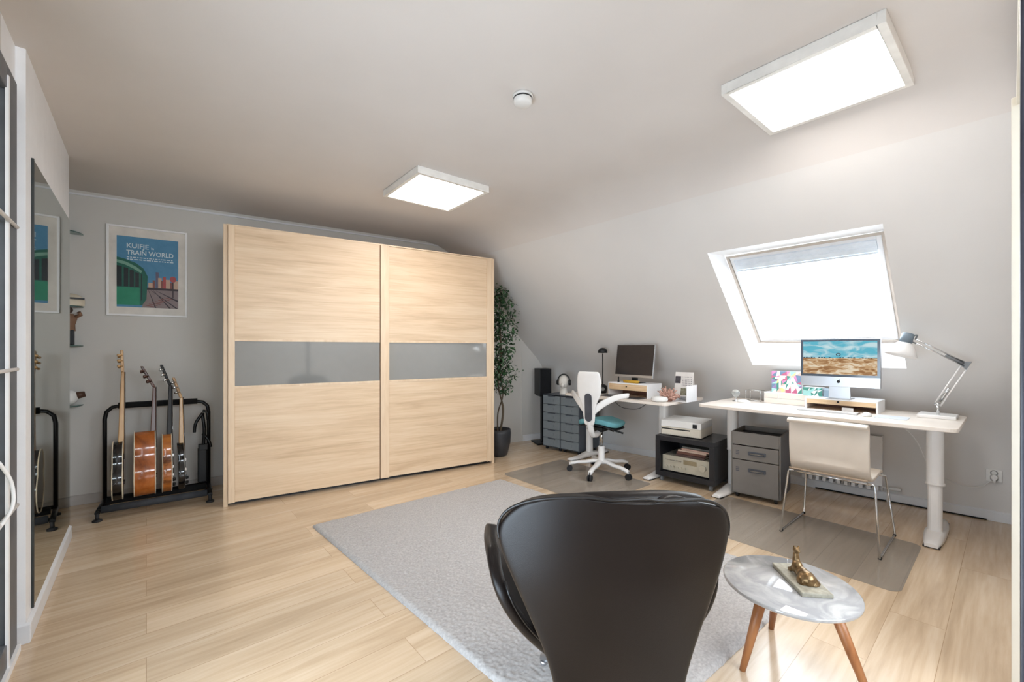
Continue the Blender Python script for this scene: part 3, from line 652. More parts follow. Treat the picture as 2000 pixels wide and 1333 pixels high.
# ------------------------------------------------------------------ items on the far desk
def riser(label, x, y0, y1, dep, z, h, mwood):
    t = thing('monitor_riser', label, 'monitor riser', (x, y1, z), R(-90), 'wooden monitor risers')
    w = y1-y0
    b = B(); b.box(0, w, 0, dep, h-.012, h); b.box(0, .012, 0, dep, 0, h-.012); b.box(w-.012, w, 0, dep, 0, h-.012); b.build('shelf', M_white, t, bevel=.0015)
    b = B(); b.box(.012, w-.012, .0, .012, h*.48, h-.012); b.box(.012, w-.012, .012, dep-.01, h*.48, h*.48+.008); dr = b.build('drawer', mwood, t, bevel=.001)
    b = B(); b.ball((w*.48, -.004, h*.74), .008, (1, .8, 1), 12); b.build('knob', M_black, dr)
    b = B(); b.box(.012, w-.012, dep-.012, dep, 0, h-.012); b.build('back_panel', mat('riser_back', (.50, .36, .30), .6), t)
    return t
M_rw = wood('riser_oak', (.78, .64, .48), (.87, .75, .60), (.92, .82, .68), rough=.45, stretch=(2, 12, 12))
XR = 3.80
riser('oak fronted monitor riser on the far desk, under the dark monitor', XR, yat(1265, XR), yat(1188, XR), .26, Z1, .145, M_rw)
XM = 3.88
yc = yat(1236, XM)
t = thing('monitor', 'dark screened monitor with a silver chin on the far desk', 'monitor', (XM, yc, Z1+.145), R(-92))
tilt = Matrix.Rotation(R(-8), 3, 'X')
pv = (0, 0, .06)
def mb(b, x0, x1, y0, y1, z0, z1): return b.box(x0, x1, y0, y1, z0, z1, tilt, pv)
b = B(); mb(b, -.235, .235, 0, .022, .055, .405); b.build('housing', M_alu, t, bevel=.004)
b = B(); mb(b, -.229, .229, -.002, 0, .083, .400); b.build('screen', mat('dark_screen', (.17, .16, .17), .12, var=.008), t)
b = B(); b.box(-.03, .03, .02, .05, .004, .16); b.build('stand_neck', M_black, t, bevel=.004)
b = B(); b.box(-.09, .09, -.05, .10, 0, .006); b.build('stand_foot', M_black, t, bevel=.003)
t = thing('brass_tray', 'golden yellow oblong tray lying in front of the dark monitor', 'tray', (XM-.055, yc-.015, Z1+.1455), R(-90))
b = B(); b.grid([[(.10*math.cos(a)*r_, .018*math.sin(a)*r_, zz) for a in [2*PI*k/24 for k in range(25)]] for r_, zz in ((.01, .0), (.85, .0), (1, .018), (1.02, .028), (.94, .028), (.8, .008), (.01, .006))]); b.build('tray', mat('gold_lacquer', (.78, .62, .22), .3, metal=.3), t)
t = thing('figurine', 'tiny dark upright figurine on the oak riser beside the golden tray', 'figurine', (XM-.04, yat(1208, XM-.04), Z1+.1455))
b = B(); b.lathe([(.010, 0), (.011, .01), (.006, .03), (.008, .05), (.003, .062), (0, .064)], n=14); b.build('body', M_black, t)
XK = 3.68
t = thing('keyboard', 'dark grey slim keyboard in front of the far riser', 'keyboard', (XK, yat(1172, XK), Z1), R(-90))
kw = yat(1172, XK)-yat(1248, XK)
def keyboard(t, kw, kd, mb_, mk):
    b = B(); b.box(0, kw, 0, kd, 0, .008); b.build('case', mb_, t, bevel=.003)
    b = B()
    for r_ in range(5):
        n = 14
        for c in range(n): x0 = .008+(kw-.016)*c/n; y0 = .006+(kd-.012)*r_/5; b.box(x0+.001, x0+(kw-.016)/n-.001, y0+.001, y0+(kd-.012)/5-.001, .008, .0105)
    b.build('keys', mk, t)
keyboard(t, kw, .12, mat('dark_grey_alu', (.33, .33, .35), .4, metal=.3), mat('key_dark', (.15, .15, .16), .5))
XD = 3.70
t = thing('speaker_puck', 'round white puck device at the free end of the far desk', 'device', (XD, yat(1288, XD), Z1))
b = B(); b.lathe([(.055, 0), (.072, .008), (.078, .022), (.070, .042), (.04, .050), (0, .052)], n=32); b.build('body', M_plastic, t)
b = B(); b.lathe([(.050, 0), (.052, .0), (.052, .006), (.05, .007)], n=32, cap=False); b.build('base_ring', M_grey, t)
XC = 3.78
t = thing('coral_ornament', 'pink and brown branching coral ornament on the far desk', 'ornament', (XC, yat(1304, XC), Z1))
b = B(); random.seed(4)
for k in range(46):
    a = random.uniform(0, 2*PI); e = random.uniform(.15, 1.3); l = random.uniform(.06, .115)
    d = Vector((math.cos(a)*math.cos(e), math.sin(a)*math.cos(e), math.sin(e))); p = Vector((0, 0, .02)); q = p+d*l
    b.tube([p, p+d*l*.5+Vector([random.gauss(0, .008) for _ in range(3)]), q], [.011, .009, .006], 7); b.ball(q, .009, n=8)
    e2 = q+Vector([random.gauss(0, .02) for _ in range(3)]); b.tube([p+d*l*.6, e2], [.007, .005], 6)
b.build('branches', mat('pink_coral', (.72, .56, .50), .7, var=.14, scale=30), t)
b = B(); b.lathe([(.04, 0), (.045, .015), (.03, .028), (0, .03)], n=20); b.build('base', mat('brown_stone', (.45, .30, .24), .7), t)
XH = 3.86
y_h0, y_h1 = yat(1347, XH), yat(1318, XH)
t = thing('letter_holder', 'white letter holder at the end of the far desk', 'letter holder', (XH, y_h0, Z1))
b = B(); b.box(-.05, .14, 0, .006, 0, .155); b.box(-.05, .14, .14, .146, 0, .07); b.box(.134, .14, .006, .14, 0, .13); b.box(-.05, .134, .006, .14, 0, .006); b.build('tray', M_white, t, bevel=.002)
t = thing('desk_calendar', 'white desk calendar with small photos standing behind the coral', 'calendar', (XH+.03, (y_h0+y_h1)/2+.01, Z1+.0065), R(-80))
ct = Matrix.Rotation(R(-12), 3, 'X')
b = B(); b.box(-.085, .085, 0, .004, .04, .275, ct, (0, 0, 0)); b.box(-.085, .085, .108, .112, .0, .26, Matrix.Rotation(R(12), 3, 'X'), (0, .11, 0)); b.build('card', mat('calendar_paper', (.84, .82, .80), .7), t)
b = B(); b.box(-.082, -.03, -.002, 0, .165, .235, ct, (0, 0, 0)); b.build('dark_photo', mat('photo_dark', (.22, .20, .22), .5, var=.06, scale=60), t)
b = B(); b.box(-.025, .08, -.002, 0, .05, .12, ct, (0, 0, 0)); b.build('green_photo', mat('photo_olive', (.45, .44, .36), .5, var=.12, scale=60), t)
b = B()
for r_ in range(5):
    for c in range(7): b.box(-.018+.0135*c, -.010+.0135*c, -.0015, 0, .145+.02*r_, .152+.02*r_, ct, (0, 0, 0))
b.build('date_grid', mat('print_grey', (.5, .48, .50), .7), t)
XL = 3.93
t = thing('desk_lamp', 'black lamp with a small dome shade and round base on the far desk', 'lamp', (XL, yat(1177, XL), Z1), R(-50))
b = B(); b.lathe([(.035, 0), (.045, .008), (.05, .05), (.045, .085), (.02, .10), (0, .102)], n=24); b.build('base', M_black, t)
b = B(); b.cyl((0, -.047, .05), (0, -.056, .05), .022, .02, 16); b.build('dial', M_chrome, t)
b = B(); b.cyl((0, 0, .10), (0, 0, .46), .0055); b.build('stem', M_blackm, t)
b = B(); b.grid([[(.052*math.cos(a)*s_, .052*math.sin(a)*s_, .455+zz) for a in [2*PI*k/24 for k in range(25)]] for s_, zz in ((1.0, 0), (.96, .022), (.8, .04), (.5, .053), (.02, .058))]); b.build('shade', M_black, t, solid=.003)
b = B(); b.ball((0, 0, .465), .016); b.build('bulb', mat('frosted_bulb', (.8, .78, .74), .4), t)

# ------------------------------------------------------------------ items on the near desk
XR2 = 4.06
riser('oak fronted monitor riser on the near desk, under the aluminium computer', XR2, yat(1715, XR2), yat(1572, XR2), .26, Z2, .092, M_rw)
t = thing('paper_label', 'small white card lying in the near oak riser', 'card', (XR2+.004, yat(1655, XR2), Z2), R(-90))
b = B(); b.box(-.035, .035, 0, .012, 0, .028); b.build('card', M_white, t)
# all-in-one computer
XI = 4.03; yi0, yi1 = yat(1720, XI), yat(1564, XI); iw = yi1-yi0
t = thing('computer', 'aluminium all-in-one computer with a desert wallpaper on the near desk', 'computer', (XI, (yi0+yi1)/2, Z2+.092), R(-90))
zo = Z2+.092
zt, zc, zl = 1.331-zo, 1.040-zo, .963-zo
b = B(); b.box(-iw/2, iw/2, 0, .012, zl, zt); b.grid([[(-iw/2*q, .012+.028*(1-q**2), zz) for q in [-1+2*k/10 for k in range(11)]] for zz in (zl, zt)]); b.build('housing', M_alu, t, bevel=.003)
b = B(); b.box(-iw/2+.001, iw/2-.001, -.0025, 0, zc, zt-.001); b.build('bezel', mat('grey_glass_bezel', (.30, .33, .37), .12, var=.004), t)
# wallpaper
m = bpy.data.materials.new('desert_wallpaper'); m.use_nodes = True; nt = m.node_tree; N = nt.nodes; L = nt.links; N.remove(N['Principled BSDF'])
tc = N.new('ShaderNodeTexCoord'); sep = N.new('ShaderNodeSeparateXYZ'); L.new(tc.outputs['Generated'], sep.inputs[0])
mp = N.new('ShaderNodeMapping'); mp.inputs['Scale'].default_value = (3.2, 1, 5); L.new(tc.outputs['Generated'], mp.inputs['Vector'])
n1 = N.new('ShaderNodeTexNoise'); n1.inputs['Scale'].default_value = 1.3; n1.inputs['Detail'].default_value = 6; n1.inputs['Distortion'].default_value = .8; L.new(mp.outputs[0], n1.inputs['Vector'])
r1 = N.new('ShaderNodeValToRGB'); r1.color_ramp.elements[0].position = .42; r1.color_ramp.elements[0].color = lin((.40, .72, .80)); r1.color_ramp.elements[1].position = .62; r1.color_ramp.elements[1].color = lin((.78, .88, .90)); L.new(n1.outputs['Fac'], r1.inputs['Fac'])
n2 = N.new('ShaderNodeTexNoise'); n2.inputs['Scale'].default_value = 2.2; n2.inputs['Detail'].default_value = 7; n2.inputs['Distortion'].default_value = 1.2; L.new(mp.outputs[0], n2.inputs['Vector'])
r2 = N.new('ShaderNodeValToRGB'); e = r2.color_ramp.elements; e[0].position = .38; e[0].color = lin((.60, .44, .30)); e[1].position = .62; e[1].color = lin((.90, .84, .74)); k = e.new(.5); k.color = lin((.78, .64, .48)); L.new(n2.outputs['Fac'], r2.inputs['Fac'])
r3 = N.new('ShaderNodeValToRGB'); e = r3.color_ramp.elements; e[0].position = .49; e[0].color = (0, 0, 0, 1); e[1].position = .51; e[1].color = (1, 1, 1, 1); L.new(sep.outputs['Z'], r3.inputs['Fac'])
mx = N.new('ShaderNodeMix'); mx.data_type = 'RGBA'; L.new(r3.outputs['Color'], mx.inputs[0]); L.new(r2.outputs['Color'], mx.inputs[6]); L.new(r1.outputs['Color'], mx.inputs[7])
em = N.new('ShaderNodeEmission'); em.inputs['Strength'].default_value = .24; L.new(mx.outputs[2], em.inputs['Color']); L.new(em.outputs[0], N['Material Output'].inputs['Surface'])
b = B(); b.box(-iw/2+.018, iw/2-.018, -.0035, -.0025, zc+.018, zt-.018); scr = b.build('screen', m, t)
b = B(); random.seed(3)
for k in range(26):
    x = -iw/2+.02+(iw-.06)*k/26
    if random.random() < .75: b.box(x, x+.012, -.0042, -.0036, zc+.018+(zt-zc-.036)*.49, zc+.018+(zt-zc-.036)*(.505+random.random()*.02))
b.tube([(.0+.012*math.cos(a), -.0042, zc+.018+(zt-zc-.036)*.60+.010*math.sin(a)) for a in [2*PI*j/14 for j in range(14)]], .003, 5, closed=True)
b.build('horizon_marks', mat('wallpaper_dark', (.12, .16, .20), .5), scr)
b = B(); b.ball((0, -.001, (zc+zl)/2+.002), .011, (1, .15, 1.05), 14); b.tube([(.003, -.002, (zc+zl)/2+.012), (.007, -.002, (zc+zl)/2+.018)], [.002, .003], 6); b.build('emblem', M_black, t)
b = B(); b.hexa([(-.07, .03, 0), (.07, .03, 0), (.07, .036, 0), (-.07, .036, 0), (-.06, .03, .24), (.06, .03, .24), (.06, .036, .24), (-.06, .036, .24)]); b.box(-.075, .075, -.03, .14, 0, .005); b.build('stand', M_alu, t, bevel=.002)
# patterned cubes and boxes
XO = 4.17; yo1 = yat(1492, XO); yo0 = yat(1572, XR2)+.004
t = thing('drawer_organizer', 'low white desk organizer with small drawers beside the near riser', 'organizer', (XO, yo1, Z2), R(-90)); ow = yo1-yo0; oh = .10
b = B(); b.box(0, ow, .002, .19, 0, oh); b.build('case', M_white, t, bevel=.002)
for k in range(3): b = B(); b.box(.005+ow*k/3, ow*(k+1)/3-.004, -.004, .002, oh*.52, oh-.006); b.build('drawer', M_desk, t, bevel=.001)
b = B(); b.box(.005, ow-.004, -.004, .002, .006, oh*.48); b.build('drawer', M_desk, t, bevel=.001)
pal = [(.92, .92, .92), (.30, .58, .52), (.45, .55, .66), (.84, .56, .74), (.93, .76, .70), (.94, .90, .58), (.66, .86, .84), (.60, .52, .70), (.78, .42, .54)]
pms = [mat('bright_print_%d' % i, c, .5, var=.02, scale=40) for i, c in enumerate(pal)]
def patterned(b, w, h, y, seed, nx=5, nz=5, bias=1):
    random.seed(seed); P = [[(w*i/nx+(random.uniform(-.3, .3)*w/nx if 0 < i < nx else 0), h*j/nz+(random.uniform(-.3, .3)*h/nz if 0 < j < nz else 0)) for j in range(nz+1)] for i in range(nx+1)]
    for i in range(nx):
        for j in range(nz):
            q = [P[i][j], P[i+1][j], P[i+1][j+1], P[i][j+1]]
            for tri in ((0, 1, 2), (0, 2, 3)): b.mat(random.choice([1, 2, 3, 4, 6, 7, 8, 5, 0, 0, 0, 1]) if bias else random.choice([0, 6, 1, 0])); b.quad(*[(q[k][0], y, q[k][1]) for k in tri])
XB = 4.19; yb1, yb0 = yat(1507, XB), yat(1566, XB)
t = thing('gift_box', 'tall colourful triangle patterned box with white letters on the organizer', 'box', (XB, yb1, Z2+oh+.0005), R(-90)); bw_ = yb1-yb0; bh_ = .185
b = B(); b.box(0, bw_, .0, .035, 0, bh_); b.build('box', pms[0], t, bevel=.001)
b = B(); patterned(b, bw_, bh_, -.001, 11, 6, 5); b.mat(0); bf = b.build('printed_front', pms, t)
text_mesh('lettering', 'T', .13, pms[0], bf, (bw_*.12, -.004, bh_*.24), (PI/2, 0, 0), .001)
text_mesh('lettering', 'A', .15, pms[0], bf, (bw_*.50, -.004, bh_*.16), (PI/2, 0, 0), .001)
XP = 4.16
t = thing('tissue_box', 'small teal and white patterned box below the aluminium computer', 'box', (XP, yat(1568, XP), Z2+.0925), R(-90)); w_ = yat(1568, XP)-yat(1606, XP)
b = B(); b.box(0, w_, 0, .08, 0, .07); b.build('box', pms[0], t, bevel=.001)
b = B(); patterned(b, w_, .07, -.001, 5, 5, 3, 0); b.mat(0); b.build('printed_front', pms, t)
t = thing('storage_tin', 'small blue-grey tin below the aluminium computer', 'tin', (XP, yat(1608, XP), Z2+.0925), R(-90)); w_ = yat(1608, XP)-yat(1624, XP)
b = B(); b.box(0, w_, 0, .05, 0, .06); b.build('body', mat('blue_grey_tin', (.62, .70, .76), .4), t, bevel=.003)
b = B(); b.box(-.001, w_+.001, -.001, .051, .05, .065); b.build('lid', mat('blue_grey_lid', (.70, .77, .82), .4), t, bevel=.003)
XQ = 3.88
t = thing('keyboard', 'flat white keyboard in front of the near riser', 'keyboard', (XQ, yat(1556, XQ), Z2), R(-90)); keyboard(t, yat(1556, XQ)-yat(1674, XQ), .105, M_alu, M_plastic)
t = thing('computer_mouse', 'white computer mouse next to the flat white keyboard', 'mouse', (XQ+.01, yat(1692, XQ), Z2), R(-90))
b = B(); b.ball((0, .0, .004), .03, (.95, 1.7, .85), 20); b.v = [(x, y, max(.001, z)) for x, y, z in b.v]; b.build('body', M_plastic, t)
t = thing('mouse_pad', 'pale grey mouse pad at the lamp end of the near desk', 'mouse pad', (XQ-.02, yat(1708, XQ), Z2), R(-90))
b = B(); b.prism(rrect(0, .17, 0, .17, .01), 0, .003, 'z'); b.build('pad', mat('pale_grey_mat', (.78, .80, .82), .6), t)
XG = 4.10
t = thing('glass_globe', 'small clear glass globe on a metal foot near the desk corner', 'ornament', (XG, yat(1437, XG), Z2))
b = B(); b.ball((0, 0, .075), .034, n=24); b.build('globe', mat('clear_glass', (.95, .97, .97), .02, trans=.9, var=0), t)
b = B(); b.lathe([(.03, 0), (.03, .005), (.008, .012), (.006, .03), (.012, .042)], n=20); b.build('foot', M_chrome, t)
t = thing('earphone_case', 'low white curved case beside the clear glass globe', 'case', (XG-.04, yat(1452, XG-.04), Z2))
b = B(); b.ball((0, 0, .004), .045, (.8, 1.3, .55), 20); b.v = [(x, y, max(.0, z)) for x, y, z in b.v]; b.build('shell', M_plastic, t)
t = thing('wire_basket', 'thin metal wire stand beside the white organizer', 'stand', (4.2, yat(1487, 4.2), Z2), R(-90))
b = B()
for x in (-.13, -.01):
    for y in (0, .1): b.tube([(x, y, 0), (x, y, .10)], .0025, 6)
b.tube([(-.13, 0, .10), (-.01, 0, .10), (-.01, .1, .10), (-.13, .1, .10)], .0025, 6, closed=True); b.tube([(-.13, 0, .01), (-.01, 0, .01), (-.01, .1, .01), (-.13, .1, .01)], .0025, 6, closed=True)
b.build('frame', M_chrome, t)
# architect lamp
t = thing('architect_lamp', 'white jointed architect lamp at the end of the near desk', 'lamp', (0, 0, 0))
def P3(px, py, X):
    y = yat(px, X); d = X*math.sin(YAW)+y*math.cos(YAW); return Vector((X, y, CH+(CY-py)/FPX*d))
bb = Vector((4.20, .335, Z2)); t.location = bb
loc = lambda v: v-bb
b = B(); b.box(-.10, .10, -.095, .10, 0, .024); b.build('base', M_metalw, t, bevel=.005)
j1 = loc(P3(1832, 790, 4.16)); el = loc(P3(1886, 713, 4.02)); hj = loc(P3(1791, 668, 3.88))
b = B(); b.cyl((j1.x, j1.y, .02), j1, .008); b.ball(j1, .014, n=12); b.cyl(j1+Vector((0, .02, 0)), j1-Vector((0, .02, 0)), .006); b.build('swivel_post', M_chrome, t)
up = Vector((0, .012, .012))
b = B(); b.tube([j1+up, el+up], .0045, 8); b.tube([j1-up, el-up], .0045, 8); b.build('lower_arm', M_metalw, t)
b = B(); b.tube([j1.lerp(el, .08), j1.lerp(el, .42)], .007, 8); b.build('lower_spring', M_chrome, t)
b = B(); b.tube([el+Vector((0, 0, .014)), hj+Vector((0, 0, .014))], .0045, 8); b.tube([el-Vector((0, 0, .012)), hj-Vector((0, 0, .012))], .0045, 8); b.build('upper_arm', M_chrome, t)
b = B(); b.tube([el.lerp(hj, .05), el.lerp(hj, .40)], .008, 8); b.build('upper_spring', M_grey, t)
b = B(); b.prism([(-.03, .022), (.036, .018), (-.002, -.034)], -.008, .008, 'x'); b.v = [(x+el.x, y+el.y, z+el.z) for x, y, z in b.v]; b.build('elbow_plate', M_grey, t, bevel=.002)
cap = loc(P3(1772, 659, 3.86)); rim = loc(P3(1759, 695, 3.84)); ax = (cap-rim).normalized(); q = ax.to_track_quat('Z', 'Y').to_matrix()
Ls = (cap-rim).length
b = B(); b.grid([[rim+q@Vector((r_*math.cos(a), r_*math.sin(a), h_)) for a in [2*PI*k/28 for k in range(29)]] for r_, h_ in ((.086, 0), (.072, Ls*.22), (.046, Ls*.6), (.036, Ls*.68))]); b.build('lamp_shade', M_metalw, t, solid=.002)
b = B(); b.lathe([(.034, Ls*.66), (.033, Ls*1.15), (.028, Ls*1.2), (0, Ls*1.2)], rim, 24, q); b.build('shade_cap', mat('slate_grey_paint', (.45, .50, .54), .4), t)
b = B(); b.lathe([(.0, Ls*.15), (.02, Ls*.2), (.028, Ls*.4), (.015, Ls*.62)], rim, 18, q, cap=False); b.build('bulb', MATS['frosted_bulb'], t)
b = B(); b.tube(spline([cap+q@Vector((.03, 0, -.01)), cap+Vector((0, -.045, .012)), hj+Vector((0, .008, .016))]), .005, 8); b.tube([cap+Vector((0, -.02, -.03)), hj-Vector((0, -.004, .012))], .005, 8); b.build('bracket', M_grey, t)

# ------------------------------------------------------------------ cart with printer, amplifier and records
cz = R(-85.2); t = thing('media_cart', 'black open cart on casters between the two desks', 'cart', (3.70, 2.215, 0), cz)
CW, CD, C0, C1 = .54, .46, .055, .435
M_cart = mat('black_brown_lacquer', (.12, .12, .135), .35, var=.01)
b = B(); b.box(0, CW, 0, CD, C1-.045, C1); b.build('top', M_cart, t, bevel=.002)
b = B(); b.box(0, CW, 0, CD, C0, C0+.045); b.build('bottom', M_cart, t, bevel=.002)
b = B(); b.box(0, .045, 0, CD, C0+.045, C1-.045); b.build('side_panel', M_cart, t)
b = B(); b.box(CW-.045, CW, 0, CD, C0+.045, C1-.045); b.build('side_panel', M_cart, t)
b = B(); b.box(.045, CW*.52, CD-.02, CD, C0+.045, C1-.045); b.build('back_panel', M_cart, t)
for x in (.045, CW-.045):
    for y in (.045, CD-.045): b = B(); b.cyl((x-.012, y, .024), (x+.012, y, .024), .024, n=16); b.box(x-.014, x+.014, y-.008, y+.008, .025, C0); b.build('caster', M_grey, t)
cart = t; cm = Matrix.Translation((3.70, 2.215, 0)) @ Matrix.Rotation(cz, 4, 'Z')
def oncart(x, y, z): return tuple(cm @ Vector((x, y, z)))
t = thing('amplifier', 'silver stereo amplifier inside the black cart', 'amplifier', oncart(.052, .04, C0+.0455), cz)
M_silver = mat('champagne_metal', (.72, .70, .64), .35, metal=.35)
b = B(); b.box(0, .43, .01, .34, .012, .15); b.build('case', M_silver, t, bevel=.002)
b = B(); b.box(0, .435, 0, .012, .01, .152); fp = b.build('front_panel', M_silver, t, bevel=.002)
b = B(); b.cyl((.375, 0, .085), (.375, -.022, .085), .032, .03, 24); b.build('volume_knob', M_silver, fp, bevel=.002)
for k in range(6): b = B(); b.cyl((.04+.035*k, 0, .05), (.04+.035*k, -.014, .05), .010, .009, 14); b.build('control_knob', M_silver, fp)
b = B(); b.box(.20, .32, -.001, 0, .09, .13); b.build('display', mat('amber_display', (.55, .50, .40), .2), fp)
b = B()
for k in range(14): b.box(.03+.011*k, .038+.011*k, -.003, 0, .105, .115)
b.build('push_buttons', M_chrome, fp)
for x in (.03, .40):
    for y in (.03, .31): b = B(); b.cyl((x, y, 0), (x, y, .013), .015, n=14); b.build('foot', M_black, t)
random.seed(9); zz = .152+C0+.046
bookc = [('thin dark brown book lying lowest in the stack on the amplifier', (.30, .22, .20), .018), ('reddish brown book second in the stack on the amplifier', (.42, .27, .22), .022), ('cream covered book third in the stack on the amplifier', (.82, .72, .64), .016), ('pale pink book fourth in the stack on the amplifier', (.80, .66, .60), .014), ('grey book lying topmost in the stack on the amplifier', (.48, .47, .44), .014)]
for k, (lb, c, h_) in enumerate(bookc):
    t = thing('book', lb, 'book', oncart(.17+.012*random.uniform(-1, 1)+.01*k, .07+.01*k, zz), cz+R(random.uniform(-4, 4)), 'books on the amplifier')
    b = B(); b.box(0, .26, 0, .19, 0, .002); b.box(0, .26, 0, .19, h_-.002, h_); b.box(0, .26, 0, .002, .002, h_-.002); b.build('cover', mat('book_cover_%d' % k, c, .6), t)
    b = B(); b.box(.003, .257, .003, .187, .002, h_-.002); b.build('pages', mat('book_pages', (.85, .80, .72), .8), t); zz += h_+.0005
# printer
t = thing('printer', 'cream flatbed printer on top of the black cart', 'printer', oncart(.03, .05, C1+.001), cz+R(3))
pw, pd, ph = .37, .33, .148
b = B(); b.prism(rrect(0, pw, 0, pd, .012, 3), .006, ph*.55, 'z'); b.build('body', M_cream, t, bevel=.002)
b = B(); b.hexa([(0, .0, ph*.56), (pw, .0, ph*.56), (pw, pd, ph*.56), (0, pd, ph*.56), (0, .006, ph-.006), (pw, .006, ph-.006), (pw, pd, ph), (0, pd, ph)]); b.build('scanner_lid', M_plastic, t, bevel=.003)
b = B(); b.box(.01, pw*.74, -.002, .006, ph*.40, ph*.47); b.build('paper_slot', M_black, t)
b = B(); b.box(.01, pw*.74, -.004, .008, .012, ph*.33); b.build('paper_tray', M_cream, t, bevel=.002)
b = B(); b.box(pw*.80, pw*.90, -.002, .004, ph*.62, ph*.86); b.build('control_screen', M_black, t, bevel=.001)
b = B(); b.box(pw*.76, pw*.98, -.003, .004, .012, ph*.54); b.build('side_cover', M_cream, t, bevel=.001)

# ------------------------------------------------------------------ filing cabinet
fz = R(-83); t = thing('filing_cabinet', 'dark grey filing cabinet with a recessed top tray under the near desk', 'filing cabinet', (3.785, 1.555, 0), fz)
FW, FD, F0, F1 = .365, .385, .045, .555
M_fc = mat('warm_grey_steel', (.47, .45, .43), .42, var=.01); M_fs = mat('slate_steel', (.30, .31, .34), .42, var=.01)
b = B(); b.box(0, .012, 0, FD, F0, F1); b.box(FW-.012, FW, 0, FD, F0, F1); b.box(.012, FW-.012, FD-.01, FD, F0, F1); b.box(.012, FW-.012, 0, FD-.01, F0, F0+.012); b.box(.012, FW-.012, .0, .012, F1-.105, F1); b.box(.012, FW-.012, .012, FD-.01, F1-.05, F1-.045); b.build('body', M_fc, t, bevel=.003)
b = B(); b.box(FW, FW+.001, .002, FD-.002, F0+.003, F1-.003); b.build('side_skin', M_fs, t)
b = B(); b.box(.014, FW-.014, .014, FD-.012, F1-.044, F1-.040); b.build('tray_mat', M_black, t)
for z0, z1 in ((F1-.225, F1-.112), (F0+.008, F1-.232)):
    b = B(); b.box(.014, FW-.014, -.006, .012, z0, z1); dr = b.build('drawer', M_fc, t, bevel=.002)
    zc_ = z1-.055 if z1-z0 < .15 else z1-.075
    b = B(); b.prism(rrect(FW*.36, FW*.72, zc_-.016, zc_+.016, .008), -.009, -.006, 'y'); b.build('recess_frame', M_fs, dr)
    b = B(); b.tube([(FW*.42, -.009, zc_), (FW*.42, -.024, zc_), (FW*.67, -.024, zc_), (FW*.67, -.009, zc_)], .0045, 8); b.build('handle', M_fc, dr)
    b = B()
    for k in range(3): b.box(.04, .065, -.0075, -.006, zc_-.02+.014*k, zc_-.012+.014*k)
    b.build('vent_slots', M_fs, dr)
for x in (.04, FW-.04):
    for y in (.04, FD-.04): b = B(); b.cyl((x-.01, y, .02), (x+.01, y, .02), .02, n=14); b.box(x-.012, x+.012, y-.006, y+.006, .02, F0); b.build('caster', M_black, t)
fm = Matrix.Translation((3.785, 1.555, 0)) @ Matrix.Rotation(fz, 4, 'Z')
b = B(); b.tube([fm @ Vector(p) for p in spline([(.08, .10, F1-.036), (.14, .14, F1-.02), (.20, .10, F1-.036), (.12, .07, F1-.03), (.08, .12, F1-.036)])], .004, 6); tag(b.build('coiled_cable', M_grey), 'grey cable coiled in the filing cabinet tray', 'cable')
t = thing('scissors', 'dark handled scissors lying in the filing cabinet tray', 'scissors', tuple(fm @ Vector((.27, .10, F1-.0365))), fz+R(40))
b = B(); b.tube([(0.02*math.cos(a), .018*math.sin(a), .004) for a in [2*PI*k/14 for k in range(14)]], .004, 6, closed=True); b.tube([(.045+.02*math.cos(a), .018*math.sin(a), .004) for a in [2*PI*k/14 for k in range(14)]], .004, 6, closed=True); b.build('handle', M_black, t)
b = B(); b.hexa([(.01, .018, .002), (.02, .018, .002), (.035, .11, .002), (.03, .11, .002), (.01, .018, .005), (.02, .018, .005), (.035, .11, .005), (.03, .11, .005)]); b.hexa([(.045, .018, .002), (.055, .018, .002), (.033, .11, .002), (.03, .11, .002), (.045, .018, .006), (.055, .018, .006), (.033, .11, .006), (.03, .11, .006)]); b.build('blade', M_chrome, t)

# ------------------------------------------------------------------ swivel chair
t = thing('office_chair', 'white saddle office chair with a teal seat at the far desk', 'office chair', (3.50, 2.70, 0), R(-76))
M_cw = mat('chair_white', (.86, .85, .84), .35, var=.01); M_teal = mat('teal_fabric', (.38, .60, .63), .85, bump=.25, bscale=700, var=.02)
b = B()
for k in range(5):
    a = 2*PI*k/5+R(-14); c, s = math.cos(a), math.sin(a); P = []
    for r_, z_, w_ in ((.0, .125, .035), (.08, .125, .030), (.16, .105, .024), (.24, .10, .020), (.30, .085, .022), (.325, .075, .016)):
        P.append([(r_*c-s*w_*q1, r_*s+c*w_*q1, z_+q2*.014) for q1, q2 in ((-1, -1), (-1, .4), (-.5, 1), (.5, 1), (1, .4), (1, -1), (-1, -1))])
    b.grid(P); b.quad(*P[-1][:6])
b.lathe([(.045, .10), (.045, .135), (.032, .15), (.032, .27), (.028, .275)], n=24)
b.build('base', M_cw, t)
for k in range(5):
    a = 2*PI*k/5+R(-14); c, s = math.cos(a), math.sin(a); cx_, cy_ = .32*c, .32*s; nx, ny = -s, c
    b = B()
    for q in (-1, 1): b.cyl((cx_+nx*(.012*q-.008), cy_+ny*(.012*q-.008), .029), (cx_+nx*(.012*q+.008), cy_+ny*(.012*q+.008), .029), .029, n=18)
    b.cyl((cx_, cy_, .03), (cx_, cy_, .085), .007); b.build('caster', M_rubber, t)
b = B(); b.cyl((0, 0, .27), (0, 0, .44), .014); b.build('gas_lift', M_chrome, t)
b = B(); b.box(-.05, .05, -.10, .12, .43, .475); b.tube([(.05, .04, .45), (.16, .07, .42), (.20, .08, .41)], .010, 8); b.tube([(-.05, .0, .45), (-.17, .03, .43)], .008, 8); b.tube([(.03, .10, .44), (.05, .19, .40)], .012, 8); b.build('mechanism', M_black, t, bevel=.006)
P = []
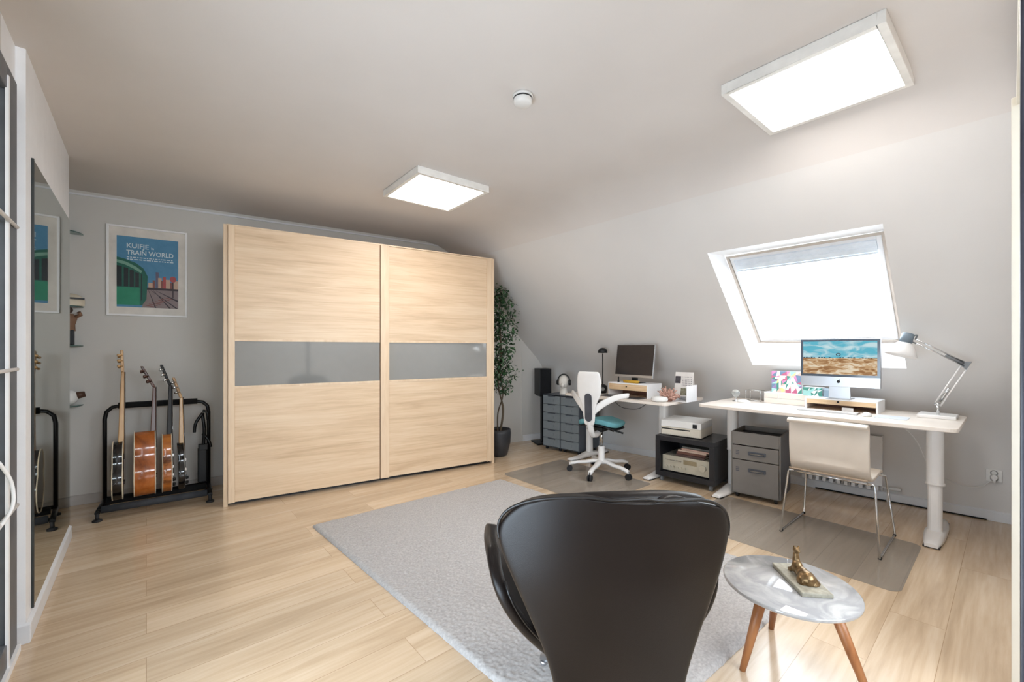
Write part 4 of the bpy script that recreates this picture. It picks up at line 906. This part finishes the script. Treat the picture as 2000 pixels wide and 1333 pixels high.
for i in range(15):
    v = -1+2*i/14; row = []
    for j in range(13):
        u = -1+2*j/12; w = .205*(1-.18*max(0, v)**2)*math.sqrt(max(0, 1-.55*abs(v)**4))
        x = u*w; y = .03+v*.225
        z = .515+.035*(abs(v)**2.2)*(1 if v < 0 else -.25)+.030*(1-abs(u))*max(0, v)-.02*abs(u)**3-.035*max(0, v-.55)
        row.append((x, y, z))
    P.append(row)
b = B(); b.grid(P); b.build('seat', M_teal, t, solid=.05, sub=2)
b = B(); b.grid([[(x*1.0, y, z-.036) for x, y, z in r_] for r_ in P]); b.build('seat_pan', M_black, t, solid=.012, sub=1)
b = B(); b.tube(spline([(0, -.05, .43), (0, -.14, .41), (0, -.22, .43), (0, -.265, .52), (0, -.275, .62)]), [.030]*9+[.026]*10+[.03]*14, 12); b.build('back_support', M_cw, t)
# backrest: a broad cross-shaped shell
def bk(x, z): return -.285-.05*(z-.6)+.9*x*x
b = B()
P = []
for z_, hw in ((.52, .045), (.58, .058), (.66, .062), (.74, .075), (.80, .115), (.86, .128), (.94, .125), (1.00, .120), (1.04, .105)):
    P.append([(hw*u, bk(hw*u, z_), z_) for u in (-1, -.75, -.4, 0, .4, .75, 1)])
b.grid(P); bkr = b.build('backrest', M_cw, t, solid=.028, sub=2)
for sx in (-1, 1):
    P = []
    for u in [k/9 for k in range(10)]:
        x = sx*(.045+.26*u); y = -.278+.03*u+.20*u*u; zc_ = .66+.145*math.sin(u*PI/2)**.9; hw = .042*(1-.55*u)+.004
        P.append([(x, y, zc_-hw), (x, y, zc_-hw*.3), (x, y+.01*u, zc_+hw*.4), (x, y+.02*u, zc_+hw)])
    b = B(); b.grid(P); b.build('armrest', M_cw, t, solid=.022, sub=2)
b = B(); b.prism(rrect(-.036, .036, .56, .83, .035, 6), -.006, .006, 'y'); b.v = [(x, -.302-.05*(z-.6)+y, z) for x, y, z in b.v]; b.build('back_pad', mat('charcoal_fabric', (.26, .26, .28), .9, bump=.3, bscale=700), t, bevel=.004)

# ------------------------------------------------------------------ visitor chair with chrome legs
t = thing('visitor_chair', 'white shell chair with chrome sled legs at the near desk', 'chair', (3.34, 1.03, 0), R(-90))
w = .50
M_vc = mat('white_leatherette', (.86, .82, .77), .45, var=.01)
prof = [(-.035, .765), (-.012, .778), (.012, .765), (.016, .70), (.020, .60), (.035, .50), (.075, .445), (.14, .428), (.26, .430), (.38, .435), (.43, .425)]
sp_ = spline([(0, y, z) for y, z in prof], 4)
P = [[(.005+(w-.07)*u+.03, p.y+.02*(1-(2*u-1)**2)*(1 if p.z > .5 else .3), p.z) for u in [k/8 for k in range(9)]] for p in sp_]
b = B(); b.grid(P); b.build('shell', M_vc, t, solid=.022, bevel=.006)
b = B(); b.tube(spline([(.04, .0, .445), (w*.5, .012, .440), (w-.04, 0, .445)]), .006, 8); b.build('seam_piping', mat('beige_seam', (.66, .58, .50), .5), t)
for sx, x in ((-1, 0.0), (1, w+.02)):
    xi = x+(.035 if sx < 0 else -.035)
    b = B(); b.tube([(xi+.03*(-sx), .02, .425), (xi, .02, .425), (xi-.006*(-sx), .018, .41)]+[(x, -.035, .012), (x, -.028, .007), (x, -.01, .007)]+[(x, .45, .007), (x, .468, .007), (x, .474, .014)]+[(xi, .40, .40), (xi+.006*(-sx), .395, .412), (xi+.03*(-sx), .39, .412)], .0065, 10); lg = b.build('leg', M_chrome, t)
    for y in (-.02, .46): b = B(); b.cyl((x, y-.012, .006), (x, y+.012, .006), .009, n=10); b.build('glide', M_black, lg)
for y_, z_ in ((.02, .422), (.39, .410)): b = B(); b.tube([(.03, y_, z_), (w-.01, y_, z_)], .0065, 8); b.build('cross_rod', M_chrome, t)

# ------------------------------------------------------------------ floor coverings
rug_c = [Vector((.887, 3.20)), Vector((2.568, 3.168)), Vector((2.70, .70)), Vector((1.016, .775))]
NU, NV = 260, 370; P = []
random.seed(2)
for j in range(NV+1):
    v = j/NV; row = []
    for i in range(NU+1):
        u = i/NU; p = (rug_c[0]*(1-u)+rug_c[1]*u)*(1-v)+(rug_c[3]*(1-u)+rug_c[2]*u)*v
        e = min(u*1.68, (1-u)*1.68, v*2.45, (1-v)*2.45)
        h = .010+.010*min(1, e/.02)
        nz = noise.noise(Vector((p.x*70, p.y*70, 0)))*.002+noise.noise(Vector((p.x*110, p.y*110, 3)))*.0022+random.uniform(-.002, .002)
        row.append((p.x+random.uniform(-.0018, .0018), p.y+random.uniform(-.0018, .0018), max(.003, h+nz*min(1, e/.015+.2)) if e > 0 else .001))
    P.append(row)
b = B(); b.grid(P)
M_rug = mat('grey_shag_wool', (.69, .675, .665), .95, var=.05, scale=90, spec=.1)
tag(b.build('rug', M_rug, recalc=False), 'pale grey shaggy rug in the middle of the floor', 'rug')
def floor_mat(label, x0, x1, y0, y1, z0=0):
    b = B(); b.prism(rrect(x0, x1, y0, y1, .06, 6), z0+.0008, z0+.003, 'z')
    m = MATS.get('clear_vinyl')
    if not m:
        m = bpy.data.materials.new('clear_vinyl'); m.use_nodes = True; MATS['clear_vinyl'] = m; nt = m.node_tree; p = nt.nodes['Principled BSDF']
        p.inputs['Base Color'].default_value = lin((.60, .59, .57)); p.inputs['Roughness'].default_value = .16; p.inputs['Alpha'].default_value = .32
    o = b.build('chair_mat', m); tag(o, label, 'chair mat', 'clear chair mats'); return o
floor_mat('clear grey chair mat under the white office chair', 2.71, 3.58, 2.17, 3.32)
floor_mat('clear grey chair mat under the chrome legged chair', 2.92, 3.755, .37, 1.60)

# ------------------------------------------------------------------ round side table and sculpture
TX, TY, TZ = 1.893, .562, .345
t = thing('side_table', 'round marble topped side table with three wooden legs', 'table', (TX, TY, 0))
m = bpy.data.materials.new('grey_white_marble'); m.use_nodes = True; MATS['grey_white_marble'] = m; nt = m.node_tree; N = nt.nodes; L = nt.links; p = N['Principled BSDF']
p.inputs['Roughness'].default_value = .04; p.inputs['Coat Weight'].default_value = .8; p.inputs['Coat Roughness'].default_value = .02
tc = N.new('ShaderNodeTexCoord'); n1 = N.new('ShaderNodeTexNoise'); n1.inputs['Scale'].default_value = 7; n1.inputs['Detail'].default_value = 9; n1.inputs['Distortion'].default_value = 1.8; L.new(tc.outputs['Object'], n1.inputs['Vector'])
rp = N.new('ShaderNodeValToRGB'); e = rp.color_ramp.elements; e[0].position = .40; e[0].color = lin((.64, .64, .645)); e[1].position = .62; e[1].color = lin((.765, .76, .755)); L.new(n1.outputs['Fac'], rp.inputs['Fac']); L.new(rp.outputs['Color'], p.inputs['Base Color'])
RT = .228
b = B(); b.lathe([(0, TZ-.018), (RT-.008, TZ-.018), (RT, TZ-.012), (RT, TZ-.004), (RT-.004, TZ), (0, TZ)], n=72); b.f = b.f; b.build('tabletop', m, t)
M_legw = wood('oiled_oak_leg', (.50, .30, .16), (.62, .40, .24), (.70, .48, .30), rough=.4, stretch=(8, 8, 1.5))
for (lx, ly) in ((1.764, .682), (2.125, .70), (1.93, .315)):
    p1 = Vector((lx-TX, ly-TY, 0)); p0 = Vector((p1.x*.52, p1.y*.52, TZ-.02))
    b = B(); b.tube([p0, p0.lerp(p1, .5), p1], [.021, .017, .011], 18); b.build('leg', M_legw, t)
b = B(); b.lathe([(0, TZ-.034), (.13, TZ-.034), (.135, TZ-.02), (.13, TZ-.0185), (0, TZ-.0185)], n=40); b.build('under_plate', M_legw, t)
def ontab(px, py, z=TZ):
    k = (px-1000)/FPX; d = (CH-z)/((py-CY)/FPX); return Vector((math.sin(YAW)+k*math.cos(YAW), math.cos(YAW)-k*math.sin(YAW)))*d
A_, B_, C_ = ontab(1518, 1107), ontab(1555, 1166), ontab(1617, 1170)
cv = (A_+C_)/2; sdir = math.atan2((C_-B_).y, (C_-B_).x)
la = .5*((C_-B_).length); lb_ = .5*((A_-B_).length)
t = thing('cat_sculpture', 'bronze cat sculpture on a rough stone slab on the marble table', 'sculpture', (cv.x, cv.y, TZ), sdir)
M_stone = mat('pale_stone', (.62, .60, .54), .7, var=.08, scale=40, bump=.3, bscale=120)
b = B(); b.box(-la, la, -lb_, lb_, 0, .016); b.build('slab', M_stone, t, bevel=.003)
M_bronze = mat('aged_bronze', (.50, .40, .27), .35, metal=.75, var=.12, scale=50)
b = B()
ell = [((.0, -lb_*.35, .032), .030, (1.0, 1.15, 1.0)), ((.004, -lb_*.05, .034), .025, (.9, 1.3, .95)), ((.0, lb_*.22, .044), .023, (.85, 1.0, 1.25)), ((.0, lb_*.30, .068), .015, (.9, .9, 1.6)), ((.0, lb_*.30, .088), .011, (1, 1, 1.6)), ((0, lb_*.28, .108), .013, (1, 1.15, .9)), ((.0, lb_*.20, .106), .008, (1, 1.4, .8)),
       ((.022, -lb_*.38, .026), .018, (.7, 1.3, 1.1)), ((-.022, -lb_*.38, .026), .018, (.7, 1.3, 1.1)), ((.013, lb_*.42, .024), .009, (.9, 1.6, .8)), ((-.013, lb_*.42, .024), .009, (.9, 1.6, .8)), ((.008, lb_*.28, .120), .004, (1, 1, 1.6)), ((-.008, lb_*.28, .120), .004, (1, 1, 1.6))]
for c, r_, s_ in ell: b.ball(c, r_, s_, 16)
for p_ in spline([(.015, -lb_*.62, .022), (.034, -lb_*.5, .022), (.040, -lb_*.2, .021), (.034, lb_*.05, .021)], 8): b.ball(p_, .0065, n=8)
for sx in (-1, 1):
    for p_ in spline([(sx*.012, lb_*.25, .045), (sx*.013, lb_*.36, .03), (sx*.013, lb_*.50, .021)], 6): b.ball(p_, .008, n=8)
cat = b.build('cat', M_bronze, t); md = cat.modifiers.new('r', 'REMESH'); md.mode = 'VOXEL'; md.voxel_size = .0024; md.use_smooth_shade = True; md = cat.modifiers.new('sm', 'SMOOTH'); md.iterations = 3

# ------------------------------------------------------------------ lounge chair in the foreground
M_lea = mat('dark_brown_leather', (.072, .050, .043), .36, spec=.32, var=.008, scale=6, bump=.12, bscale=500)
M_pip = mat('black_leather_piping', (.06, .05, .05), .4)
dC = 1.14; lat = 207/FPX*dC
Fv = Vector((math.sin(YAW), math.cos(YAW), 0)); Rv = Vector((math.cos(YAW), -math.sin(YAW), 0))
org = Fv*(dC+.20)+Rv*(lat+.035)
t = thing('lounge_chair', 'dark brown leather lounge chair seen from behind in the foreground', 'armchair', (org.x, org.y, .012), -YAW+R(5))
ox, oy = -.034, -.20          # back plane offset in the chair frame
zw = [(.863, .10), (.858, .17), (.848, .222), (.832, .262), (.81, .293), (.785, .310), (.755, .317), (.72, .314), (.68, .303), (.62, .281), (.55, .251), (.48, .222), (.42, .199), (.36, .182), (.31, .172), (.27, .165)]
zw = [(z-.024*max(0, min(1, (z-.60)/.18)), w_*1.055) for z, w_ in zw]
def backrow(z, hw, off, inn=0):
    row = []
    for k in range(17):
        u = -1+k/8
        x = hw*u; dz = 0
        lean = .07*max(0, (.62-z))**1.1*1.6
        y = oy+lean+.85*x*x*(.6+.4*min(1, (z-.2)/.6))+off
        row.append((x+ox+.02*(z-.6)*0, y, z+.012*u*(-1)*(1 if z > .8 else 0)))
    return row
b = B(); b.grid([backrow(z, w_, 0) for z, w_ in zw]); bck = b.build('back_shell', M_lea, t, solid=.05, sub=2)
zo_ = [(z, w_) for z, w_ in zw if z > .70]
rim_pts = [(-w_+ox, oy+.85*w_*w_-.022, z+.012) for z, w_ in reversed(zo_)]+[(x+ox, oy+.85*x*x-.026, .846) for x in (-.05, 0, .05)]+[(w_+ox, oy+.85*w_*w_-.022, z-.004) for z, w_ in zo_]
b = B(); b.tube(spline(rim_pts, 4), .0045, 8); b.build('back_piping', M_pip, bck)
def topz(x): return .830-.036*(abs(x)/.25)**2.6-.045*max(0, (abs(x)-.26)/.05)**1.5
b = B(); rp_ = [(x+ox, oy+.85*x*x+.020, topz(x)) for x in [-.30+.60*k/40 for k in range(41)]]; nr = len(rp_); b.tube(rp_, [.024*min(1, .25+7*min(k, nr-1-k)/nr) for k in range(nr)], 16); b.build('back_rim', M_lea, bck)
for sx in (-1, 1):
    # wing-like armrest sweeping up, out and forward
    P = []
    for i in range(13):
        u = i/12
        z = .27+.335*u; out = .17+(.200 if sx < 0 else .150)*math.sin(u*PI/2)**1.15
        y0_ = .02-.02*u-.10*math.sin(u*PI)*.5; y1_ = .50-.10*u
        if u > .75: k_ = (u-.75)/.25; y0_ += .10*k_**2; y1_ -= .12*k_**2
        row = [(sx*(out+.012*math.sin(PI*v))+ox*.0, y0_+(y1_-y0_)*v-.02, z-.02*(v-.4)**2) for v in [k/10 for k in range(11)]]
        P.append(row)
    b = B(); b.grid(P); ar = b.build('armrest', M_lea, t, solid=.042, sub=2)
    edge = [(r_[0][0]-sx*.02, r_[0][1]-.002, r_[0][2]) for r_ in P[:-2]]
    b = B(); b.tube(edge, .004, 6); b.build('arm_piping', M_pip, ar)
P = []
for i in range(13):
    v = i/12; row = []
    for j in range(13):
        u = -1+j/6; w_ = .25*(1-.12*(2*v-1)**2)
        row.append((w_*u, -.06+.56*v, .36+.06*abs(u)**3-.03*math.sin(PI*v)+.02*v))
    P.append(row)
b = B(); b.grid(P); b.build('seat', M_lea, t, solid=.09, sub=2)
# underside bowl joining back, arms and seat
P = []
for i in range(9):
    a = i/8*PI/2; r_ = math.cos(a); z = .33-.09*math.sin(a)
    P.append([(.20*r_*math.cos(q_), .19+.27*r_*math.sin(q_), z) for q_ in [2*PI*k/28 for k in range(29)]])
b = B(); b.grid(P); b.build('seat_bowl', M_lea, t, solid=.01)
b = B(); b.cyl((0, .19, .06), (0, .19, .25), .024, .024, 20); b.build('pedestal', M_alu, t)
for k in range(4):
    a = R(45+90*k); b = B(); b.tube([(0, .19, .07), (.14*math.cos(a), .19+.14*math.sin(a), .055), (.24*math.cos(a), .19+.24*math.sin(a), .028)], [.026, .022, .013], 12); b.cyl((.23*math.cos(a), .19+.23*math.sin(a), 0), (.23*math.cos(a), .19+.23*math.sin(a), .02), .015, n=12); b.build('foot', M_alu, t)

# ------------------------------------------------------------------ light and render look
wd = bpy.data.worlds.new('world'); S.world = wd; wd.use_nodes = True
wd.node_tree.nodes['Background'].inputs['Color'].default_value = (.75, .87, 1, 1); wd.node_tree.nodes['Background'].inputs['Strength'].default_value = 1.0
S.view_settings.view_transform = 'Standard'; S.view_settings.look = 'None'; S.view_settings.gamma = 1; S.view_settings.use_curve_mapping = False
S.view_settings.exposure = 2.02
S.cycles.use_denoising = True
S.cycles.max_bounces = 11; S.cycles.diffuse_bounces = 8; S.cycles.glossy_bounces = 4
S.cycles.sample_clamp_indirect = 8
